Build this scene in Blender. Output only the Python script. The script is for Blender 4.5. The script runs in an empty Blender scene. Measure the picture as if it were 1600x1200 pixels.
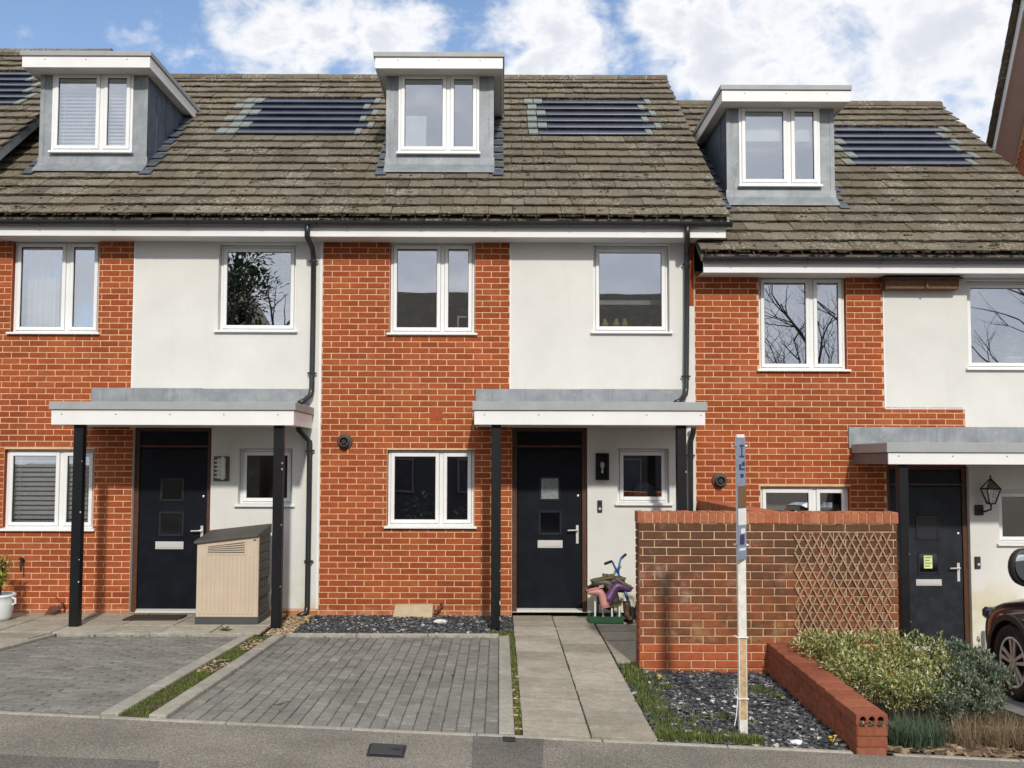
import bpy, bmesh, math, random
from mathutils import Vector, Matrix, noise as mnoise
random.seed(11)
rnd = random.random
def ru(a, b): return a + (b - a) * random.random()
SC = bpy.context.scene
COL = SC.collection
R = math.radians

# ------------------------------------------------------------------ camera
F = 1550.0                      # focal length in photo pixels (photo 1600 wide)
PITCH, ROLL = 3.3, 0.18
SX = 19 / 1600.0
SY = (122 - math.tan(R(PITCH)) * F) / 1600.0
CAM = Vector((0.0, -12.5, 1.92))
cd = bpy.data.cameras.new('camera'); cam = bpy.data.objects.new('camera', cd); COL.objects.link(cam)
cd.sensor_width = 36.0; cd.lens = 36.0 * F / 1600.0; cd.shift_x = SX; cd.shift_y = SY
cd.clip_start = 0.1; cd.clip_end = 2000
CM = Matrix.Rotation(R(90 + PITCH), 4, 'X') @ Matrix.Rotation(R(ROLL), 4, 'Z')
cam.matrix_world = Matrix.Translation(CAM) @ CM
SC.camera = cam
def ray(px, py):
    return (CM.to_3x3() @ Vector(((px - 800) / 1600.0 + SX, (600 - py) / 1600.0 + SY, -F / 1600.0))).normalized()
def U(px, py, Y):               # photo pixel -> point on the upright plane Y
    d = ray(px, py); t = (Y - CAM.y) / d.y
    return CAM + d * t
def proj(p):
    q = CM.to_3x3().transposed() @ (Vector(p) - CAM)
    return (800 + 1600 * (q.x / -q.z * F / 1600 - SX), 600 - 1600 * (q.y / -q.z * F / 1600 - SY))
def RECT(x0, y0, x1, y1, Y):    # photo rectangle -> X0, X1, Z0, Z1 on plane Y
    xm, ym = (x0 + x1) / 2, (y0 + y1) / 2
    return U(x0, ym, Y).x, U(x1, ym, Y).x, U(xm, y1, Y).z, U(xm, y0, Y).z

# ------------------------------------------------------------------ light
SUN_EL, SUN_AZ = 33.0, 7.0      # azimuth measured from -Y towards +X
SKY_K = 0.10
def nd(nt, t, ins=None, **props):
    n = nt.nodes.new(t)
    for k, v in props.items(): setattr(n, k, v)
    for k, v in (ins or {}).items():
        s = n.inputs[k]
        if isinstance(v, bpy.types.NodeSocket): nt.links.new(v, s)
        else: s.default_value = v
    return n
def c4(c): return (c[0], c[1], c[2], 1.0)
def mixc(nt, fac, a, b, mode='MIX'):
    n = nt.nodes.new('ShaderNodeMix'); n.data_type = 'RGBA'; n.blend_type = mode
    for i, v in ((0, fac), (6, a), (7, b)):
        if isinstance(v, bpy.types.NodeSocket): nt.links.new(v, n.inputs[i])
        elif i == 0: n.inputs[0].default_value = v
        else: n.inputs[i].default_value = c4(v)
    return n.outputs[2]
def mth(nt, op, a, b=0.0, c=None, clamp=False):
    n = nt.nodes.new('ShaderNodeMath'); n.operation = op; n.use_clamp = clamp
    for i, v in ((0, a), (1, b), (2, c)):
        if v is None: continue
        if isinstance(v, bpy.types.NodeSocket): nt.links.new(v, n.inputs[i])
        else: n.inputs[i].default_value = v
    return n.outputs[0]
def ramp(nt, fac, stops, interp='LINEAR'):
    n = nt.nodes.new('ShaderNodeValToRGB'); n.color_ramp.interpolation = interp
    e = n.color_ramp.elements
    while len(e) < len(stops): e.new(0.5)
    for el, (p, c) in zip(e, stops):
        el.position = p; el.color = c4(c) if isinstance(c, (tuple, list)) else (c, c, c, 1)
    nt.links.new(fac, n.inputs[0]); return n.outputs[0]
def maprange(nt, v, a, b, c=0.0, d=1.0, smooth=True):
    n = nt.nodes.new('ShaderNodeMapRange')
    if smooth: n.interpolation_type = 'SMOOTHSTEP'
    nt.links.new(v, n.inputs[0])
    for i, x in ((1, a), (2, b), (3, c), (4, d)): n.inputs[i].default_value = x
    return n.outputs[0]
def noise(nt, scale, detail=4, rough=0.55, vec=None, dist=0.0):
    n = nd(nt, 'ShaderNodeTexNoise', {'Scale': scale, 'Detail': detail, 'Roughness': rough, 'Distortion': dist})
    if vec is not None: nt.links.new(vec, n.inputs['Vector'])
    return n.outputs['Fac']

W = bpy.data.worlds.new('World'); SC.world = W; W.use_nodes = True
def build_world():
    nt = W.node_tree; nt.nodes.clear()
    out = nd(nt, 'ShaderNodeOutputWorld')
    sky = nd(nt, 'ShaderNodeTexSky', sky_type='NISHITA', sun_disc=False)
    sky.sun_elevation = R(SUN_EL); sky.sun_rotation = R(180 - SUN_AZ)
    sky.air_density = 1.0; sky.dust_density = 0.5; sky.ozone_density = 2.2; sky.altitude = 80
    tc = nd(nt, 'ShaderNodeTexCoord').outputs['Generated']
    base = mixc(nt, 1.0, sky.outputs[0], (SKY_K,) * 3, 'MULTIPLY')
    base = mixc(nt, 1.0, base, (1.55, 1.50, 1.50), 'MULTIPLY')
    st = nd(nt, 'ShaderNodeMapping', {'Vector': tc, 'Scale': (1, 1, 1.5)}).outputs[0]
    n1 = noise(nt, 15.0, 11, 0.62, st, 0.35)
    wn = nd(nt, 'ShaderNodeTexNoise', {'Vector': st, 'Scale': 13.0, 'Detail': 6.0, 'Roughness': 0.6}).outputs['Color']
    wv = nd(nt, 'ShaderNodeVectorMath', {0: wn, 1: (.5, .5, .5)}, operation='SUBTRACT').outputs[0]
    wv = nd(nt, 'ShaderNodeVectorMath', {0: wv, 'Scale': 0.11}, operation='SCALE').outputs[0]
    wc = nd(nt, 'ShaderNodeVectorMath', {0: tc, 1: wv}, operation='ADD').outputs[0]
    n2 = noise(nt, 2.3, 6, 0.5, st)
    dens = None
    blobs = [(425, 45, 85, .9), (505, 60, 75, .9), (610, 62, 80, 1.0), (660, 50, 50, .8), (865, 55, 85, 1.05), (850, 100, 70, 1.0), (900, 95, 50, .8),
             (1040, 40, 80, 1.), (1130, 75, 110, 1.1), (1215, 15, 115, 1.0), (1450, 40, 160, 1.0), (1560, 90, 120, 1.0), (1300, 120, 70, .9),
             (1440, 150, 75, .85), (1555, 175, 80, .95), (275, 38, 40, .38), (210, 60, 30, .32), (760, 95, 40, .45), (380, 5, 60, .7), (590, 15, 60, .55)]
    for px, py, r, k in blobs:
        d = ray(px, py)
        dist = nd(nt, 'ShaderNodeVectorMath', {0: wc, 1: tuple(d)}, operation='DISTANCE').outputs['Value']
        v = maprange(nt, dist, 0.0, r * 1.5 / F, k, 0.0, smooth=False)
        dens = v if dens is None else mth(nt, 'MAXIMUM', dens, v)
    # elsewhere: broken cumulus of about the same cover
    sep = nd(nt, 'ShaderNodeSeparateXYZ', {0: tc})
    away = maprange(nt, sep.outputs[1], 0.62, 0.86, 1.0, 0.0)
    els = mth(nt, 'MULTIPLY', mth(nt, 'MULTIPLY', maprange(nt, n2, 0.25, 0.52), 1.0), away)
    dens = mth(nt, 'MAXIMUM', dens, els)
    d2 = mth(nt, 'ADD', dens, mth(nt, 'MULTIPLY', mth(nt, 'SUBTRACT', n1, 0.5), 1.5))
    cov = maprange(nt, d2, 0.14, 0.72)
    n3 = noise(nt, 11.0, 7, 0.55, nd(nt, 'ShaderNodeMapping', {'Vector': st, 'Location': (.02, 0, .035)}).outputs[0])
    shade = mth(nt, 'ADD', mth(nt, 'MULTIPLY', maprange(nt, d2, 0.5, 1.3), 0.75), mth(nt, 'MULTIPLY', n3, 0.45), clamp=True)
    ccol = ramp(nt, shade, [(0.0, (.88, .89, .92)), (0.35, (.92, .92, .935)), (0.62, (.76, .78, .83)), (1.0, (.66, .69, .76))])
    col = mixc(nt, mth(nt, 'MULTIPLY', cov, 0.97), base, ccol)
    bg = nd(nt, 'ShaderNodeBackground', {'Color': col, 'Strength': 1.0})
    nt.links.new(bg.outputs[0], out.inputs[0])
build_world()
sl = bpy.data.lights.new('sun', 'SUN'); sl.energy = 2.7; sl.angle = R(2.5); sl.color = (1.0, 0.94, 0.85)
sun = bpy.data.objects.new('sun', sl); COL.objects.link(sun)
tosun = Vector((math.sin(R(SUN_AZ)) * math.cos(R(SUN_EL)), -math.cos(R(SUN_AZ)) * math.cos(R(SUN_EL)), math.sin(R(SUN_EL))))
sun.rotation_euler = tosun.to_track_quat('Z', 'Y').to_euler()
SC.view_settings.view_transform = 'Standard'; SC.view_settings.look = 'None'
SC.view_settings.exposure = 0.12; SC.view_settings.gamma = 1.0
SC.view_settings.use_curve_mapping = False
SC.render.engine = 'CYCLES'
SC.cycles.use_denoising = True
SC.cycles.max_bounces = 6; SC.cycles.diffuse_bounces = 3; SC.cycles.glossy_bounces = 3; SC.cycles.transparent_max_bounces = 12

# ------------------------------------------------------------------ mesh helpers
class MB:
    def __init__(s): s.v = []; s.f = []
    def quad(s, *pts):
        i = len(s.v); s.v += [tuple(p) for p in pts]; s.f.append(tuple(range(i, i + len(pts)))); return s
    def box(s, x0, x1, y0, y1, z0, z1, m=None):
        p = [(x0, y0, z0), (x1, y0, z0), (x1, y1, z0), (x0, y1, z0), (x0, y0, z1), (x1, y0, z1), (x1, y1, z1), (x0, y1, z1)]
        if m is not None: p = [tuple(m @ Vector(q)) for q in p]
        i = len(s.v); s.v += p
        s.f += [tuple(i + k for k in q) for q in ((0, 3, 2, 1), (4, 5, 6, 7), (0, 1, 5, 4), (1, 2, 6, 5), (2, 3, 7, 6), (3, 0, 4, 7))]
        return s
    def ring(s, x0, x1, z0, z1, w, y0, y1):
        s.box(x0, x0 + w, y0, y1, z0, z1); s.box(x1 - w, x1, y0, y1, z0, z1)
        s.box(x0 + w, x1 - w, y0, y1, z0, z0 + w); s.box(x0 + w, x1 - w, y0, y1, z1 - w, z1); return s
    def prism(s, pts, d):       # planar polygon pts (3d) swept by vector d
        d = Vector(d); n = len(pts); i = len(s.v)
        s.v += [tuple(p) for p in pts] + [tuple(Vector(p) + d) for p in pts]
        s.f.append(tuple(i + k for k in range(n))[::-1]); s.f.append(tuple(i + n + k for k in range(n)))
        for k in range(n): s.f.append((i + k, i + (k + 1) % n, i + n + (k + 1) % n, i + n + k))
        return s
    def tube(s, pts, r, n=8, cap=True):
        pts = [Vector(p) for p in pts]; rs = r if isinstance(r, (list, tuple)) else [r] * len(pts)
        rings = []; ref = None
        for k, p in enumerate(pts):
            a = pts[max(k - 1, 0)]; b = pts[min(k + 1, len(pts) - 1)]
            t = (b - a).normalized() if (b - a).length > 1e-9 else Vector((0, 0, 1))
            if ref is None:
                ref = t.orthogonal().normalized()
            ref = (ref - t * ref.dot(t))
            ref = ref.normalized() if ref.length > 1e-6 else t.orthogonal().normalized()
            b2 = t.cross(ref); i = len(s.v)
            for j in range(n):
                a2 = 2 * math.pi * j / n
                s.v.append(tuple(p + (ref * math.cos(a2) + b2 * math.sin(a2)) * rs[k]))
            rings.append(i)
        for q in range(len(rings) - 1):
            for j in range(n):
                s.f.append((rings[q] + j, rings[q] + (j + 1) % n, rings[q + 1] + (j + 1) % n, rings[q + 1] + j))
        if cap:
            s.f.append(tuple(rings[0] + j for j in range(n))[::-1]); s.f.append(tuple(rings[-1] + j for j in range(n)))
        return s
    def lathe(s, prof, c, axis='Z', n=20, m=None):   # prof: (radius, height)
        c = Vector(c); rings = []
        for r, h in prof:
            i = len(s.v)
            for j in range(n):
                a = 2 * math.pi * j / n; u, w = r * math.cos(a), r * math.sin(a)
                p = {'Z': Vector((u, w, h)), 'Y': Vector((u, h, w)), 'X': Vector((h, u, w))}[axis]
                if m is not None: p = m @ p
                s.v.append(tuple(c + p))
            rings.append(i)
        for q in range(len(rings) - 1):
            for j in range(n):
                s.f.append((rings[q] + j, rings[q] + (j + 1) % n, rings[q + 1] + (j + 1) % n, rings[q + 1] + j))
        s.f.append(tuple(rings[0] + j for j in range(n))[::-1]); s.f.append(tuple(rings[-1] + j for j in range(n)))
        return s
    def mesh(s, name, m=None, smooth=False, bevel=0.0):
        me = bpy.data.meshes.new(name); me.from_pydata(s.v, [], s.f)
        bm = bmesh.new(); bm.from_mesh(me)
        bmesh.ops.recalc_face_normals(bm, faces=bm.faces)
        if bevel:
            bmesh.ops.bevel(bm, geom=[e for e in bm.edges if e.is_manifold and e.calc_face_angle(0) > 0.6], offset=bevel, segments=1, affect='EDGES', clamp_overlap=True)
        bm.to_mesh(me); bm.free()
        if smooth:
            for p in me.polygons: p.use_smooth = True
        if m: me.materials.append(m)
        return me
    def build(s, name, m=None, parent=None, smooth=False, bevel=0.0, **props):
        return link(name, s.mesh(name, m, smooth, bevel), parent, **props)
def link(name, me, parent=None, loc=None, rot=None, scale=None, **props):
    o = bpy.data.objects.new(name, me); COL.objects.link(o)
    if loc is not None: o.location = loc
    if rot is not None: o.rotation_euler = rot
    if scale is not None: o.scale = scale
    if parent is not None:
        o.parent = parent
        if parent.type == 'EMPTY' and parent.parent is None: o.matrix_parent_inverse = Matrix.Translation(-parent.location)
    for k, v in props.items(): o[k] = v
    return o
def thing(name, label, cat, loc, group=None):
    o = bpy.data.objects.new(name, None); COL.objects.link(o); o.location = loc; o.empty_display_size = 0.1
    o['label'] = label; o['category'] = cat
    if group: o['group'] = group
    return o
def tag(o, label, cat, group=None):
    o['label'] = label; o['category'] = cat
    if group: o['group'] = group
    return o

# ------------------------------------------------------------------ materials
def newmat(name):
    m = bpy.data.materials.new(name); m.use_nodes = True
    nt = m.node_tree; return m, nt, nt.nodes['Principled BSDF']
def pos(nt): return nd(nt, 'ShaderNodeNewGeometry').outputs['Position']
def rid(nt):                    # a random number per piece: per object, and per island inside a joined mesh
    a = nd(nt, 'ShaderNodeObjectInfo').outputs['Random']; b = nd(nt, 'ShaderNodeNewGeometry').outputs['Random Per Island']
    return mth(nt, 'FRACT', mth(nt, 'ADD', a, b))
def bump(nt, b, h, strength=0.3, dist=0.01):
    n = nd(nt, 'ShaderNodeBump', {'Strength': strength, 'Distance': dist, 'Height': h}); nt.links.new(n.outputs[0], b.inputs['Normal'])
def setc(nt, b, col):
    if isinstance(col, bpy.types.NodeSocket): nt.links.new(col, b.inputs['Base Color'])
    else: b.inputs['Base Color'].default_value = c4(col)
def plain(name, col, rough=0.5, spec=0.5, metal=0.0, var=0.12, scale=6.0, bmp=0.0, bscale=80.0):
    m, nt, b = newmat(name); p = pos(nt)
    n = noise(nt, scale, 5, 0.6, p)
    k = ramp(nt, n, [(0.25, 1 - var), (0.75, 1 + var)])
    setc(nt, b, mixc(nt, 1.0, col, k, 'MULTIPLY'))
    b.inputs['Roughness'].default_value = rough; b.inputs['Specular IOR Level'].default_value = spec; b.inputs['Metallic'].default_value = metal
    if bmp: bump(nt, b, noise(nt, bscale, 4, 0.6, p), bmp, 0.004)
    return m
def brick_mat(name, tones, soot=0.0, salt_z=None, salt=0.0, grime=0.0):
    m, nt, b = newmat(name); p = pos(nt); r = rid(nt)
    col = ramp(nt, r, [(i / (len(tones) - 1), t) for i, t in enumerate(tones)])
    n = noise(nt, 22, 6, 0.65, p)
    col = mixc(nt, 1.0, col, ramp(nt, n, [(0.2, 0.72), (0.5, 1.0), (0.85, 1.28)]), 'MULTIPLY')
    big = noise(nt, 1.7, 5, 0.6, p)
    col = mixc(nt, 1.0, col, ramp(nt, big, [(0.3, 0.80), (0.7, 1.14)]), 'MULTIPLY')
    sp = noise(nt, 160, 2, 0.5, p)
    col = mixc(nt, mth(nt, 'MULTIPLY', maprange(nt, sp, 0.63, 0.75), 0.35), col, (0.05, 0.02, 0.015))
    if salt:
        sep = nd(nt, 'ShaderNodeSeparateXYZ', {0: p})
        zz = mth(nt, 'ADD', sep.outputs[2], mth(nt, 'MULTIPLY', mth(nt, 'SUBTRACT', noise(nt, 5, 4, 0.6, p), 0.5), 0.35))
        col = mixc(nt, mth(nt, 'MULTIPLY', maprange(nt, zz, salt_z, salt_z - 0.16), salt), col, (0.50, 0.235, 0.125))
    if grime:
        g = noise(nt, 3.2, 6, 0.7, p)
        sep = nd(nt, 'ShaderNodeSeparateXYZ', {0: p})
        up = maprange(nt, sep.outputs[2], 0.45, 1.40, 0.14, 0.40)
        gg = maprange(nt, mth(nt, 'ADD', g, up), 0.56, 0.84)
        low = maprange(nt, sep.outputs[2], 0.22, 0.27)      # the newer courses at the foot are clean
        col = mixc(nt, mth(nt, 'MULTIPLY', mth(nt, 'MULTIPLY', gg, grime), low), col, (0.075, 0.045, 0.026))
        band = mth(nt, 'MULTIPLY', maprange(nt, sep.outputs[2], 0.62, 0.35), low)
        li = maprange(nt, noise(nt, 6, 6, 0.7, p), 0.5, 0.68)
        col = mixc(nt, mth(nt, 'MULTIPLY', mth(nt, 'MULTIPLY', li, band), 0.75), col, (0.30, 0.19, 0.09))
        ef = mth(nt, 'MULTIPLY', maprange(nt, noise(nt, 2.4, 6, 0.75, p), 0.53, 0.70), low)
        col = mixc(nt, mth(nt, 'MULTIPLY', ef, 0.42), col, (0.5, 0.36, 0.28))
    setc(nt, b, col); b.inputs['Roughness'].default_value = 0.85; b.inputs['Specular IOR Level'].default_value = 0.25
    bump(nt, b, n, 0.5, 0.004)
    return m
RED = [(.285, .062, .020), (.325, .074, .023), (.36, .088, .027), (.305, .068, .022), (.37, .100, .035), (.345, .080, .024), (.27, .058, .019), (.35, .086, .026)]
M_BRICK = brick_mat('facing_brick', RED, salt_z=0.14, salt=0.8)
M_BRICKR = brick_mat('facing_brick_lower', RED, salt_z=-0.30, salt=0.6)
M_WBRICK = brick_mat('weathered_brick', [(.20, .064, .030), (.25, .078, .034), (.30, .095, .040), (.17, .062, .032), (.28, .086, .037), (.23, .078, .036)], grime=0.72)
M_NEWBRICK = brick_mat('clean_red_brick', [(.34, .080, .032), (.38, .095, .038), (.31, .072, .03)])
M_COPING = brick_mat('coping_brick', [(.42, .135, .065), (.36, .115, .055), (.46, .17, .09), (.33, .10, .045)])
M_GARDEN = brick_mat('garden_wall_brick', [(.27, .086, .046), (.30, .098, .054), (.24, .076, .042)])
def mortar_mat(name, a, b2):
    m, nt, b = newmat(name); p = pos(nt)
    setc(nt, b, mixc(nt, maprange(nt, noise(nt, 9, 6, 0.65, p), 0.3, 0.7), a, b2))
    b.inputs['Roughness'].default_value = 0.95; bump(nt, b, noise(nt, 250, 3, 0.6, p), 0.5, 0.003); return m
M_MORTAR = mortar_mat('mortar', (.74, .48, .29), (.60, .36, .20))
M_MORTAR2 = mortar_mat('old_mortar', (.66, .48, .29), (.46, .33, .19))
M_MORTAR3 = mortar_mat('red_mortar', (.24, .075, .042), (.33, .13, .08))
def render_mat():
    m, nt, b = newmat('white_render'); p = pos(nt)
    sep = nd(nt, 'ShaderNodeSeparateXYZ', {0: p})
    col = ramp(nt, noise(nt, 1.3, 6, 0.65, p), [(0.3, (.63, .63, .60)), (0.7, (.72, .72, .69))])
    st = noise(nt, 3.0, 5, 0.6, nd(nt, 'ShaderNodeMapping', {'Vector': p, 'Scale': (2.2, 2.2, 0.30)}).outputs[0])
    col = mixc(nt, mth(nt, 'MULTIPLY', maprange(nt, st, 0.52, 0.80), 0.16), col, (.48, .47, .42))
    zz = mth(nt, 'ADD', sep.outputs[2], mth(nt, 'MULTIPLY', noise(nt, 4, 5, 0.6, p), 0.4))
    stain = mth(nt, 'MULTIPLY', maprange(nt, zz, 0.75, 0.25), maprange(nt, noise(nt, 2.1, 3, 0.5, p), 0.40, 0.58))
    col = mixc(nt, mth(nt, 'MULTIPLY', stain, 0.6), col, (.55, .47, .22))
    gr = maprange(nt, noise(nt, 45, 3, 0.6, p), 0.70, 0.78)
    col = mixc(nt, mth(nt, 'MULTIPLY', mth(nt, 'MULTIPLY', gr, maprange(nt, sep.outputs[2], 1.1, 0.5)), 0.5), col, (.25, .22, .18))
    setc(nt, b, col); b.inputs['Roughness'].default_value = 0.9; b.inputs['Specular IOR Level'].default_value = 0.2
    bump(nt, b, noise(nt, 140, 4, 0.7, p), 0.35, 0.004); return m
M_RENDER = render_mat()
def tile_mat(name, tones, lichen=1.0):
    m, nt, b = newmat(name); p = pos(nt); r = rid(nt)
    col = ramp(nt, r, [(i / (len(tones) - 1), t) for i, t in enumerate(tones)])
    n = noise(nt, 14, 7, 0.7, p)
    col = mixc(nt, 1.0, col, ramp(nt, n, [(0.25, 0.68), (0.5, 1.0), (0.8, 1.32)]), 'MULTIPLY')
    warm = noise(nt, 1.1, 5, 0.6, p)
    col = mixc(nt, mth(nt, 'MULTIPLY', maprange(nt, warm, 0.42, 0.68), 0.45), col, (.165, .130, .080))
    moss = noise(nt, 30, 5, 0.7, p)
    col = mixc(nt, mth(nt, 'MULTIPLY', maprange(nt, moss, 0.57, 0.67), 0.65), col, (.036, .031, .021))
    l1 = nd(nt, 'ShaderNodeTexVoronoi', {'Vector': p, 'Scale': 21.0, 'Randomness': 1.0}).outputs['Distance']
    area = maprange(nt, noise(nt, 1.9, 5, 0.65, p), 0.36, 0.64)
    thr = mth(nt, 'ADD', mth(nt, 'MULTIPLY', area, 0.42), mth(nt, 'MULTIPLY', mth(nt, 'SUBTRACT', noise(nt, 70, 4, 0.6, p), 0.5), 0.5))
    li = maprange(nt, mth(nt, 'SUBTRACT', thr, l1), 0.0, 0.06)
    col = mixc(nt, mth(nt, 'MULTIPLY', li, 0.60 * lichen), col, (.40, .385, .31))
    setc(nt, b, col); b.inputs['Roughness'].default_value = 0.92; b.inputs['Specular IOR Level'].default_value = 0.2
    bump(nt, b, noise(nt, 40, 6, 0.7, p), 0.9, 0.010); return m
M_TILE = tile_mat('concrete_tile', [(.120, .104, .080), (.160, .140, .108), (.200, .176, .136), (.140, .122, .094), (.178, .153, .114), (.105, .092, .072)])
def lead_mat():
    m, nt, b = newmat('lead'); p = pos(nt)
    col = ramp(nt, noise(nt, 3.5, 7, 0.65, p), [(0.25, (.17, .19, .21)), (0.5, (.25, .275, .295)), (0.78, (.37, .395, .41))])
    st = noise(nt, 3.0, 6, 0.65, nd(nt, 'ShaderNodeMapping', {'Vector': p, 'Scale': (7, 7, 0.6)}).outputs[0])
    col = mixc(nt, mth(nt, 'MULTIPLY', maprange(nt, st, 0.52, 0.72), 0.5), col, (.13, .135, .14))
    col = mixc(nt, mth(nt, 'MULTIPLY', maprange(nt, noise(nt, 20, 5, 0.7, p), 0.60, 0.74), 0.5), col, (.56, .58, .57))
    setc(nt, b, col); b.inputs['Roughness'].default_value = 0.55; b.inputs['Metallic'].default_value = 0.15
    bump(nt, b, noise(nt, 9, 4, 0.6, p), 0.35, 0.012); return m
M_LEAD = lead_mat()
M_LEAD_SHADE = plain('shade_blue_lead', (.085, .110, .150), .5, .4, .2, var=.35, scale=9, bmp=.3, bscale=12)  # darker, bluer copy of the lead: shade of the dormer sides put into the colour
M_UPVC = plain('white_plastic', (.80, .81, .81), 0.32, 0.5, var=0.05, scale=3)
M_FASCIA = plain('fascia_plastic', (.78, .78, .775), 0.4, 0.4, var=0.07, scale=2.0)
M_SOFFIT = plain('soffit_plastic', (.62, .62, .60), 0.6, 0.3, var=0.06)
M_TRIM = plain('grey_metal_trim', (.33, .345, .35), 0.5, 0.4, var=0.10, scale=5)
M_TRIMB = plain('brown_grey_trim', (.17, .145, .14), 0.6, 0.3)
M_GUTTER = plain('black_gutter', (.022, .025, .028), 0.32, 0.5, var=0.25, scale=9)
M_GASKET = plain('dark_gasket', (.02, .02, .022), 0.7)
M_POST = plain('black_post_paint', (.008, .009, .011), 0.45, 0.25, var=0.3, scale=8)
M_CHIP = plain('chipped_paint', (.45, .42, .38), 0.8)
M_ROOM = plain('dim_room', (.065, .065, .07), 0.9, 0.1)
M_SCREW = plain('screw_head', (.35, .35, .36), 0.4)
def door_mat(name, c, rough):
    m, nt, b = newmat(name); p = pos(nt)
    n = noise(nt, 6, 6, 0.65, p)
    col = mixc(nt, maprange(nt, n, 0.35, 0.75), c, tuple(x * 2.0 for x in c))
    setc(nt, b, col); b.inputs['Roughness'].default_value = rough; b.inputs['Specular IOR Level'].default_value = 0.22
    bump(nt, b, noise(nt, 20, 4, 0.6, nd(nt, 'ShaderNodeMapping', {'Vector': p, 'Scale': (8, 8, 0.5)}).outputs[0]), 0.12, 0.004); return m
M_DOOR = door_mat('door_blue_black', (.0036, .005, .0085), 0.40)
M_DOOR2 = door_mat('door_charcoal', (.014, .017, .021), 0.42)
M_DFRAME = plain('brown_timber', (.085, .036, .020), 0.5, 0.4, var=0.35, scale=14)
M_CHROME = plain('satin_metal', (.74, .73, .71), 0.3, 0.5, 0.35, var=0.06)
def glass_mat(name, refl, tint, rough=0.0):
    m = bpy.data.materials.new(name); m.use_nodes = True; nt = m.node_tree; nt.nodes.clear()
    out = nd(nt, 'ShaderNodeOutputMaterial')
    tr = nd(nt, 'ShaderNodeBsdfTransparent', {'Color': c4(tint)}); gl = nd(nt, 'ShaderNodeBsdfGlossy', {'Color': (.90, .93, 1.0, 1), 'Roughness': rough})
    fr = nd(nt, 'ShaderNodeFresnel', {'IOR': 1.5}).outputs[0]
    fac = mth(nt, 'ADD', fr, refl, clamp=True)
    n = nd(nt, 'ShaderNodeBump', {'Strength': 0.03, 'Distance': 0.02, 'Height': noise(nt, 1.4, 2, 0.5, pos(nt))})
    nt.links.new(n.outputs[0], gl.inputs['Normal'])
    mx = nd(nt, 'ShaderNodeMixShader', {0: fac, 1: tr.outputs[0], 2: gl.outputs[0]})
    nt.links.new(mx.outputs[0], out.inputs[0]); return m
M_GLASS = glass_mat('window_glass', 0.32, (.95, .97, .97))
M_GLASSD = glass_mat('door_glass', 0.16, (.25, .30, .32), 0.08)
def paver_mat(name, tones, spec_white=1.0):
    m, nt, b = newmat(name); p = pos(nt); r = rid(nt)
    col = ramp(nt, r, [(i / (len(tones) - 1), t) for i, t in enumerate(tones)])
    col = mixc(nt, 1.0, col, ramp(nt, noise(nt, 2.0, 6, 0.65, p), [(0.28, 0.76), (0.5, 1.0), (0.72, 1.18)]), 'MULTIPLY')
    col = mixc(nt, 1.0, col, ramp(nt, noise(nt, 11, 6, 0.7, p), [(0.3, 0.80), (0.7, 1.16)]), 'MULTIPLY')
    col = mixc(nt, 1.0, col, ramp(nt, noise(nt, 90, 4, 0.7, p), [(0.25, 0.65), (0.5, 1.0), (0.8, 1.4)]), 'MULTIPLY')
    sp = noise(nt, 38, 2, 0.5, p)
    col = mixc(nt, mth(nt, 'MULTIPLY', maprange(nt, sp, 0.735, 0.76), 0.8 * spec_white), col, (.6, .59, .55))
    gm = mth(nt, 'MULTIPLY', maprange(nt, noise(nt, 1.2, 5, 0.6, p), 0.55, 0.75), maprange(nt, noise(nt, 20, 5, 0.7, p), 0.42, 0.62))
    col = mixc(nt, mth(nt, 'MULTIPLY', gm, 0.38), col, (.085, .085, .045))
    setc(nt, b, col); b.inputs['Roughness'].default_value = 0.9; b.inputs['Specular IOR Level'].default_value = 0.25
    bump(nt, b, noise(nt, 120, 4, 0.7, p), 0.6, 0.004); return m
M_PAVER = paver_mat('grey_block_paver', [(.172, .170, .152), (.205, .202, .182), (.238, .233, .208), (.19, .188, .168), (.218, .210, .186)])
M_SLAB = paver_mat('concrete_slab', [(.32, .29, .235), (.37, .338, .275), (.41, .375, .31), (.29, .265, .215)], 0.5)
M_KERB = paver_mat('edging_kerb', [(.33, .31, .265), (.37, .345, .295), (.30, .285, .245)], 0.5)
def joint_mat():
    m, nt, b = newmat('joint_sand'); p = pos(nt)
    col = mixc(nt, maprange(nt, noise(nt, 2.2, 5, 0.7, p), 0.40, 0.60), (.030, .029, .024), (.10, .097, .082))
    col = mixc(nt, mth(nt, 'MULTIPLY', maprange(nt, noise(nt, 3.1, 5, 0.7, p), 0.54, 0.64), .8), col, (.060, .075, .022))
    setc(nt, b, col); b.inputs['Roughness'].default_value = .95; bump(nt, b, noise(nt, 90, 4, .6, p), .5, .004); return m
M_JOINT = joint_mat()
def tarmac_mat(name, base, sp):
    m, nt, b = newmat(name); p = pos(nt)
    col = mixc(nt, maprange(nt, noise(nt, 1.1, 6, 0.65, p), 0.3, 0.7), tuple(x * 0.78 for x in base), tuple(x * 1.12 for x in base))
    v = nd(nt, 'ShaderNodeTexVoronoi', {'Vector': p, 'Scale': 190.0})
    k = nd(nt, 'ShaderNodeSeparateColor', {0: v.outputs['Color']}).outputs[0]
    col = mixc(nt, 1.0, col, ramp(nt, k, [(0.0, 0.45), (0.45, 0.80), (0.8, 1.15), (1.0, 1.7)]), 'MULTIPLY')
    col = mixc(nt, maprange(nt, noise(nt, 55, 2, 0.5, p), 0.72, 0.75), col, sp)
    setc(nt, b, col); b.inputs['Roughness'].default_value = 0.92; b.inputs['Specular IOR Level'].default_value = 0.25
    bump(nt, b, v.outputs['Distance'], 0.8, 0.006); return m
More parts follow.
